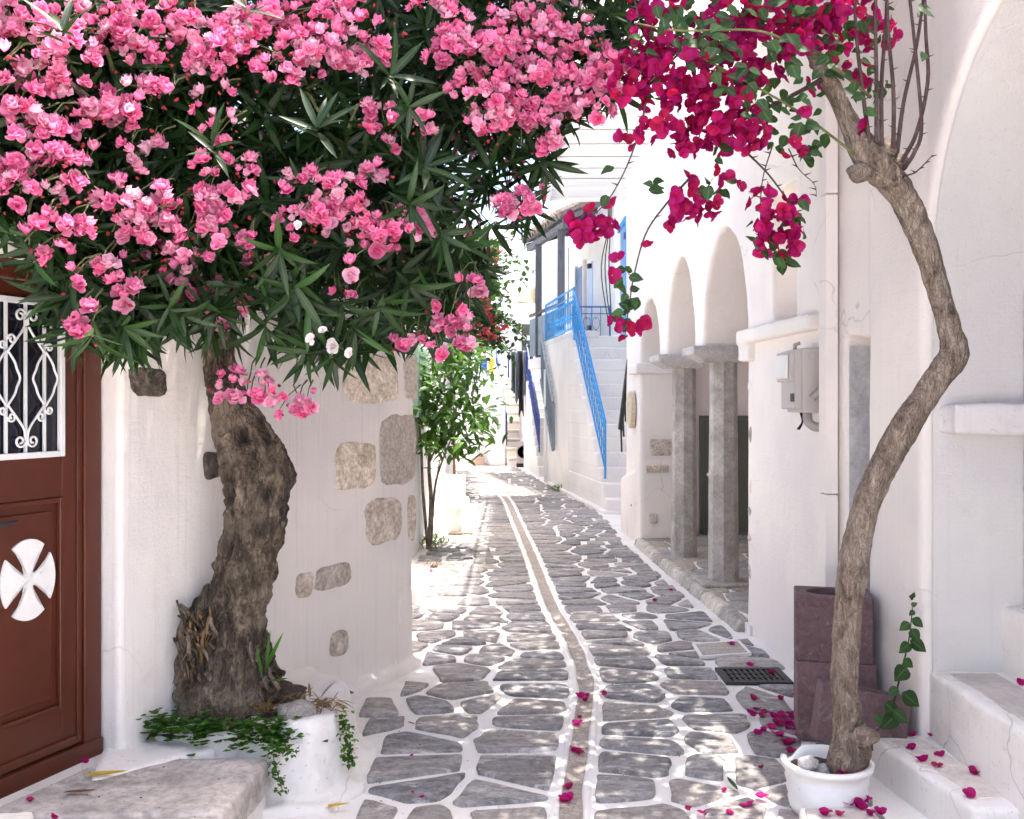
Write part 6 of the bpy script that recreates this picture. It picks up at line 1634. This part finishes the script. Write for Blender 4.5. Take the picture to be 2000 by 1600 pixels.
# ------------------------------------------------------------------ white pot, its pebbles, the clay blocks, a young shoot
pc = Vector((1.315, 4.17, 0.0))
pot = thing('flower_pot', 'round white painted pot with a broken rim holding the bougainvillea trunk', 'pot', pc)
m = MB().lathe([(0.001, 0.0), (0.135, 0.0), (0.15, 0.03), (0.159, 0.062), (0.153, 0.068), (0.165, 0.108), (0.159, 0.114), (0.171, 0.155), (0.165, 0.161), (0.174, 0.2), (0.186, 0.203), (0.188, 0.222), (0.181, 0.228), (0.165, 0.226), (0.155, 0.2), (0.15, 0.13), (0.001, 0.13)], pc, 64)
# a piece broken out of the rim towards the back
for i, v in enumerate(m.v):
    a = math.atan2(v[1] - pc.y, v[0] - pc.x)
    if v[2] > 0.19 and 1.9 < a < 2.75: m.v[i] = (v[0], v[1], v[2] - 0.045 * math.sin((a - 1.9) / .85 * math.pi))
m.build('body', M['whitepaint'], pot, True)
so = MB(); vs = [(pc.x, pc.y, .185)]; 
for r_ in (.08, .158):
    for k in range(28):
        a = 2 * math.pi * k / 28; vs.append((pc.x + r_ * math.cos(a), pc.y + r_ * math.sin(a), .18 + .012 * mnoise.noise((r_ * 30, a * 3, 0))))
so.add(vs, [(0, 1 + k, 1 + (k + 1) % 28) for k in range(28)] + [(1 + k, 29 + k, 29 + (k + 1) % 28, 1 + (k + 1) % 28) for k in range(28)]); so.build('soil', M['soil'], pot, True)
for i, (x, y, r, sq) in enumerate(((1578, 1492, .04, (1.1, .8, .8)), (1602, 1505, .036, (1.2, .9, .75)), (1572, 1505, .026, (1.1, .9, .6)), (1596, 1518, .022, (1.2, .8, .6)))):
    rock('pebble', P(x, y, 4.09 + .02 * (i % 2)), r, M['pebble'], None, i * 4.4 + .7, sq, ['tall grey pebble at the back of the white pot', 'large pale pebble beside the bougainvillea trunk in the pot', 'small dark pebble under the broken pot rim', 'flat small pebble at the front inside the pot rim'][i], 'pebble', 'pebbles in the white pot')

def clay_block(label, w, d, h, loc, rot, hole=True):
    b = thing('clay_block', label, 'block', loc, 'purple clay blocks behind the bougainvillea trunk')
    n = 32; vs = []; ring = []
    outer = []
    for k in range(n):                   # square outline sampled to match the round hole
        a = 2 * math.pi * k / n; c, s = math.cos(a), math.sin(a); f = 1 / max(abs(c), abs(s)); outer.append((c * f * w / 2, s * f * d / 2))
    inner = [(math.cos(2 * math.pi * k / n) * w * .34, math.sin(2 * math.pi * k / n) * d * .36) for k in range(n)]
    vs = [(p[0], p[1], 0) for p in outer] + [(p[0], p[1], h) for p in outer] + [(p[0], p[1], h) for p in inner] + [(p[0], p[1], 0.0) for p in inner]
    fs = [(l * n + k, l * n + (k + 1) % n, (l + 1) * n + (k + 1) % n, (l + 1) * n + k) for l in range(3) for k in range(n)] + [(3 * n + k, 3 * n + (k + 1) % n, (k + 1) % n, k) for k in range(n)]
    o = MB().add(vs, fs).build('shell', M['clay'], None, bevel=0.008, seg=2)
    o.parent = b
    b.rotation_euler = rot
    return b
clay_block('upper of the two stacked purple clay blocks, showing its round hole', .375, .27, .335, (1.655, 5.16, .405), (0, 0, R(-14)))
clay_block('lower of the two stacked purple clay blocks, under the one with the round hole', .385, .28, .4, (1.665, 5.16, .004), (0, 0, R(-12)))
clay_block('purple clay block tilted in front of the stacked pair', .40, .2, .26, (1.625, 4.72, .10), (R(-8), R(9), R(-10)))
sh = thing('young_shoot', 'young leafy shoot with heart-shaped leaves climbing beside the clay blocks', 'plant', P(1715, 1432, 4.5))
st_ = [tuple(P(*q)) for q in ((1700, 1440, 4.48), (1738, 1395, 4.48), (1758, 1320, 4.49), (1775, 1250, 4.5), (1783, 1180, 4.5))]
c = bez(st_, 20); MB().tube([tuple(q) for q in c], [.006 - .004 * i / 20 for i in range(21)], 7).build('stem', M['whip'], sh, True)
me = []
for V_, F_, R_ in BLEAF:
    x = np_mesh('leaf', V_, F_, {'rad': R_, 'var': np.full(len(V_), .2)}); x.materials.append(M['bleaf']); me.append(x)
for i, (x, y, L, ax) in enumerate(((1742, 1408, .10, -1), (1735, 1385, .09, 1), (1752, 1400, .085, 1), (1770, 1365, .10, 1), (1745, 1355, .06, -1), (1762, 1315, .10, -1), (1772, 1300, .06, 1), (1768, 1268, .07, -1), (1786, 1262, .085, 1), (1768, 1228, .06, -1), (1790, 1220, .06, 1), (1782, 1240, .07, .4), (1778, 1205, .035, -1), (1788, 1195, .03, 1), (1783, 1180, .03, .2), (1776, 1182, .03, -1), (1715, 1420, .06, -1))):
    d = Vector((ax * .7, -.25 + .2 * math.sin(i * 2.3), -.55 if i < 13 else .5)); mesh_obj('leaf', me[i % 3], None, sh, P(x - 8 * ax, y - 12, 4.47), leaf_quat(d, (0.1 * math.sin(i), -1, .35)), L * .95)

# ------------------------------------------------------------------ slender citrus tree by the side house
ct = thing('citrus_tree', 'slender leafy citrus tree beyond the corner of the red-door house', 'tree', G(836, 1068))
cy = 11.5
for pts, r in (([(838, 1072, 11.6), (842, 980, 11.6), (838, 900, 11.6), (850, 800, 11.5), (870, 740, 11.4)], .03), ([(836, 1072, 11.6), (826, 960, 11.5), (823, 880, 11.4), (818, 800, 11.3), (830, 720, 11.2)], .022), ([(842, 1060, 11.6), (850, 950, 11.6), (868, 890, 11.6), (885, 850, 11.5)], .018), ([(840, 900, 11.6), (880, 820, 11.4), (930, 800, 11.3)], .014), ([(850, 950, 11.6), (858, 905, 11.5), (862, 895, 11.4)], .01)):
    limb([tuple(P(*q)) for q in pts], r, r * .45, 'trunk', ct, M['bark_b'], 8, 16)
cl = []
rng = np.random.default_rng(51)
for (cx, cy_, rx, ry, n) in ((835, 760, 30, 70, 130), (870, 720, 55, 50, 200), (860, 820, 60, 50, 190), (905, 780, 50, 45, 120), (920, 830, 40, 25, 55), (845, 870, 40, 30, 60), (940, 815, 35, 20, 35), (890, 690, 40, 30, 70), (920, 700, 35, 35, 70), (915, 870, 30, 22, 40)):
    for k in range(n):
        Y = 11.4 + rng.normal() * .35; p = P(cx + rng.normal() * rx * .55, cy_ + rng.normal() * ry * .55, Y)
        if p.x < -1.35: continue
        cl.append((p, leaf_quat((rng.normal(), rng.normal(), rng.normal() * .6 - .35), (rng.normal() * .4, -.3, 1)), rng.uniform(.09, .16), int(rng.integers(3))))
scatter(ct, 'leaf', 'crown_leaves', CLEAF, cl, M['cleaf'])
cb = thing('weed_clump', 'clump of dry weeds at the foot of the slender citrus tree', 'weeds', G(840, 1070), kind='stuff')
items = [(G(842 + rng.normal() * 14, 1068 + rng.normal() * 5) + Vector((0, 0, rng.random() * .1)), leaf_quat((rng.normal(), rng.normal(), .7)), rng.uniform(.06, .14), 0) for k in range(150)]
scatter(cb, 'leaf', 'weed_leaves', [OLEAF[1]], items[:90], M['weed'], limit=0); scatter(cb, 'leaf', 'dry_leaves', [OLEAF[2]], items[90:], M['dryleaf'], limit=0)
# far bougainvillea bush hanging over the lane
fb_ = thing('far_bush', 'sprawling bush with long arching sprays and small red flowers up the lane', 'bush', (-1.1, 18.5, 0))
limb([(-1.25, 18.6, 0), (-1.15, 18.6, 2.0), (-.9, 18.4, 3.2), (-.55, 18.2, 4.0)], .07, .02, 'trunk', fb_, M['bark_b'])
fl = []; ff = []
def spray(x0, y0, x1, y1, n, L=.14):
    a, b = P(x0, y0, 18 + rng.uniform(-.5, .5)), P(x1, y1, 17.6 + rng.uniform(-.6, .6)); pts = [a.lerp(b, k / 8) + Vector((0, 0, .22 * math.sin(math.pi * k / 8))) for k in range(9)]
    MB().tube(pts, .008, 4).build('spray_stem', M['twig'], fb_)
    for k in range(n):
        t = rng.random(); p = a.lerp(b, t) + Vector((0, 0, .22 * math.sin(math.pi * t))) + Vector((rng.normal(), rng.normal(), rng.normal())) * .045
        fl.append((p, leaf_quat((rng.normal(), rng.normal(), rng.normal() - .3)), rng.uniform(.07, .12), int(rng.integers(3))))
for q in ((930, 540, 1002, 462, 30), (930, 500, 1000, 500, 26), (935, 545, 1040, 528, 40), (930, 560, 1028, 548, 42), (940, 600, 1000, 560, 30), (930, 610, 995, 586, 34), (935, 630, 1030, 668, 80), (930, 640, 1015, 640, 70), (925, 660, 1000, 690, 60), (920, 600, 985, 690, 60), (930, 680, 1000, 700, 50), (920, 520, 980, 480, 26), (925, 560, 960, 500, 40)): spray(*q)
for k in range(520):
    p = P(925 + rng.normal() * 32, 610 + rng.normal() * 55, 18 + rng.normal() * .5); fl.append((p, leaf_quat((rng.normal(), rng.normal(), rng.normal())), rng.uniform(.09, .14), int(rng.integers(3))))
for k in range(1100):      # the thick of the bush, leaning out over the lane
    Y = rng.uniform(17.5, 25); p = P(rng.uniform(885, 972), rng.uniform(470, 680), Y)
    if p.x < -1.9 or p.z < 2.4: continue
    fl.append((p, leaf_quat((rng.normal(), rng.normal(), rng.normal() * .5)), rng.uniform(.14, .22), int(rng.integers(3))))
for (x, y) in ((940, 580), (955, 500), (930, 640), (960, 610), (945, 650), (965, 655), (935, 690), (950, 600), (915, 660), (985, 640), (960, 490)):
    for k in range(9): ff.append((P(x + rng.normal() * 8, y + rng.normal() * 7, 17.3 + rng.normal() * .1), rnd_quat(), .05, int(rng.integers(4))))
scatter(fb_, 'leaf', 'bush_leaves', BLEAF, fl, M['bleaf']); scatter(fb_, 'flower', 'bush_flowers', BFLOW, ff, M['bud'])
# two thin weeds at the foot of the pier
for i, (x, y0, y1, lab) in enumerate(((1224, 1040, 978, 'short spiky weed at the foot of the white pier'), (1248, 1052, 965, 'taller branching weed at the foot of the white pier'), (1262, 1058, 1022, 'tiny weed where the white pier meets the terrace'))):
    b = G(x, y0); Y = b.y; wd = thing('wall_weed', lab, 'weed', b, 'weeds at the foot of the pier')
    a = b; t = P(x + (3 if i else -1), y1, Y); pts = [a.lerp(t, k / 6) + Vector((.01 * math.sin(k * 2), 0, 0)) for k in range(7)]
    MB().tube(pts, [.009 - .001 * k for k in range(7)], 5).build('stem', M['twig'], wd)
    its = []
    for k in range(60 if i < 2 else 18):
        f = rng.random(); its.append((a.lerp(t, f) + Vector((rng.normal() * .012, 0, 0)), leaf_quat((rng.normal(), rng.normal(), .5)), (.10 - .05 * f) * rng.uniform(.5, 1), 0))
    if i == 1:
        for e in ((1232, 985), (1240, 968), (1236, 1010), (1256, 990)):
            q = P(e[0], e[1], Y - .05); s = a.lerp(t, .3); MB().tube([s, s.lerp(q, .5) + Vector((.01, 0, 0)), q], .005, 4).build('side_stem', M['twig'], wd)
    scatter(wd, 'leaf', 'weed_leaves', [blade(.09, .2, .1, 'lance', 4)], its, M['cleaf'] if i else M['bleaf'], limit=0)
for (x, y, lab) in ((1087, 958, 'low green weed tuft at the foot of the white staircase wall'),):
    b = G(x, y); wd = thing('wall_weed', lab, 'weed', b); its = [(b + Vector((rng.normal() * .1, rng.normal() * .15, .02 + rng.random() * .05)), leaf_quat((rng.normal(), rng.normal(), .4)), rng.uniform(.06, .1), 0) for k in range(60)]
    scatter(wd, 'leaf', 'weed_leaves', [CLEAF[0]], its, M['cleaf'], limit=0)

# ------------------------------------------------------------------ fallen bracts and leaves
bme = []
for V_, F_, R_ in [bract_flower(s, o_) for s, o_ in ((11, 1.0), (12, 1.25), (13, .75), (14, 1.45))]:
    x = np_mesh('fallen_bract', V_ - np.array((0, 0, V_[:, 2].min())), F_, {'rad': R_, 'var': np.full(len(V_), .1)}); x.materials.append(M['fallen']); bme.append(x)
rng = np.random.default_rng(61)
ORD = 'first second third fourth fifth sixth seventh eighth ninth tenth'.split()
def fallen(pts, label, group, z=None, s=.03):
    if '%s' in label: pts = sorted(pts, key=lambda q: -q[1])
    for i, (x, y) in enumerate(pts):
        p = G(x, y, z)
        if group == 'bracts inside the pot':
            v = p - Vector((pc.x, pc.y, p.z)); p = Vector((pc.x, pc.y, p.z)) + v * min(1, .115 / v.length)
        o = mesh_obj('fallen_bract', bme[int(rng.integers(4))], None, None, p - Vector((0, 0, .002)), Quaternion((0, 0, 1), rng.random() * 6.28) @ Quaternion((1, 0, 0), rng.normal() * .25), s * rng.uniform(.7, 1.3))
        tag(o, label % ORD[i] if '%s' in label else label, 'flower', group)
fallen([(1133, 1362), (1143, 1369), (1148, 1360), (1131, 1402), (1127, 1416), (1120, 1468), (1130, 1472), (1112, 1540), (1099, 1566), (1110, 1563)], '%s magenta bract along the drainage channel, counted from the bottom of the photo', 'bracts in the channel', .008)
fallen([(1280, 1175), (1312, 1153), (1380, 1174), (1428, 1260), (1465, 1300), (1178, 1357), (840, 1117)], '%s lone magenta bract on the paving up the lane, counted from the bottom', 'bracts up the lane', .016)
fallen([(1507, 1316)], 'magenta bract lying on the iron drain grate', None, .022)
fallen([(1470, 1366), (1525, 1366), (1555, 1364), (1566, 1337), (1463, 1392), (1478, 1386), (1494, 1393), (1472, 1399), (1512, 1402), (1528, 1398), (1538, 1410), (1520, 1418), (1548, 1402), (1558, 1412), (1536, 1425), (1552, 1428), (1505, 1424), (1480, 1434), (1492, 1428), (1520, 1437), (1560, 1440), (1548, 1450), (1538, 1455), (1560, 1425), (1526, 1408), (1544, 1418), (1545, 1470), (1516, 1410), (1533, 1415), (1555, 1395), (1486, 1400)], 'magenta bract in the drift on the paving beside the clay blocks', 'bracts drifted by the blocks', .016, .034)
fallen([(1487, 1558), (1345, 1582), (1372, 1588), (1424, 1590), (1460, 1575)], '%s magenta bract on the paving in front of the pot, counted from the bottom', 'bracts before the pot', .016, .03)
fallen([(1655, 1572), (1676, 1577), (1692, 1566), (1640, 1592), (1700, 1592), (1612, 1592), (1720, 1590), (1668, 1568)], 'magenta bract on the low slab at the foot of the pot', 'bracts on the low slab', .095, .034)
fallen([(1741, 1436), (1784, 1437), (1821, 1439), (1783, 1463), (1803, 1487), (1838, 1478), (1830, 1497), (1900, 1512), (1893, 1553)], '%s magenta bract on the bottom tread of the niche steps, counted from its near end', 'bracts on the bottom tread', .176, .033)
fallen([(1992, 1334)], 'magenta bract lying on the second tread of the niche steps', None, .482, .032)
fallen([(1688, 1500), (1692, 1512), (1680, 1515), (1696, 1522), (1678, 1528), (1686, 1490), (1670, 1530)], 'magenta bract fallen inside the white pot', 'bracts inside the pot', .205, .034)
fallen([(805, 1477), (805, 1549), (1415, 1545), (825, 1558), (1487, 1500)], '%s small shrivelled dark bract on the near paving, counted from the bottom', 'shrivelled bracts', .014, .016)
fallen([(168, 1490), (58, 1565), (103, 1598)], '%s withered mauve flower on the doorstep slab, counted from the bottom of the photo', 'withered flowers on the doorstep', .232, .024)
def fleaf(x, y, z, ang, L, mat, label):
    V_, F_, R_ = blade(.10, .5, -.12, 'lance'); me = np_mesh('fallen_leaf', V_, F_, {'rad': R_, 'var': np.full(len(V_), .3)}); me.materials.append(M[mat])
    o = mesh_obj('fallen_leaf', me, None, None, G(x, y, z) + Vector((0, 0, .006)), Quaternion((0, 0, 1), R(ang)), L); tag(o, label, 'leaf', 'fallen leaves')
fleaf(163, 1517, .23, -4, .185, 'yellowleaf', 'yellowish green leaf lying on the doorstep slab'); fleaf(125, 1551, .228, -6, .13, 'dryleaf', 'brown dry leaf lying on the doorstep slab')
fleaf(615, 1582, .014, 6, .15, 'yellowleaf', 'orange yellow leaf on the stones below the planter'); fleaf(797, 1412, .016, -60, .09, 'dryleaf', 'curled brown leaf on the paving near the corner of the house')
fleaf(1440, 1545, .016, 100, .12, 'bleaf', 'green leaf on the paving beside the white pot'); fleaf(1395, 1195, .016, 10, .11, 'yellowleaf', 'yellow leaf at the white edge of the terrace kerb')
fleaf(925, 1078, .016, -10, .14, 'bleaf', 'dark green leaf on the sunny paving near the citrus tree'); fleaf(985, 1083, .016, 15, .14, 'bleaf', 'dark green leaf beside the channel near the citrus tree'); fleaf(1085, 1084, .016, -20, .12, 'bleaf', 'pale green leaf on the paving right of the channel')

# ------------------------------------------------------------------ crumbs of dirt and dry flower bits
db = thing('debris', 'dark crumbs of dirt and dry flower bits strewn over joints and doorstep', 'debris', (-.5, 4.5, 0), kind='stuff')
rng = np.random.default_rng(71)
crumb = (np.array([(-1, -.6, 0), (1, -.5, 0), (.8, .7, 0), (-.7, .6, 0), (-.5, -.3, .6), (.5, -.2, .8), (.4, .4, .7), (-.3, .3, .5)]) * 1.0,
         np.array([(0, 1, 5, 4), (1, 2, 6, 5), (2, 3, 7, 6), (3, 0, 4, 7), (4, 5, 6, 7)]), np.full(8, .3))
its = []
for k in range(620):
    u = rng.random()
    if u < .25 and k % 5: continue
    if u < .25: p = G(rng.uniform(60, 480), rng.uniform(1480, 1598), .228)
    elif u < .6: p = G(660 + abs(rng.normal()) * 120, rng.uniform(1340, 1598), .012)
    else: p = G(rng.uniform(820, 1560), rng.uniform(1150, 1598), .013)
    if p.x > 1.6 or (u >= .25 and p.x < -.62) or (u < .25 and p.x > -1.08): continue
    its.append((p, Quaternion((0, 0, 1), rng.random() * 6.28), rng.uniform(.0012, .0034) * (1 if rng.random() < .85 else 1.6), 0))
scatter(db, 'crumb', 'crumbs', [crumb], its, M['soil'], limit=0)
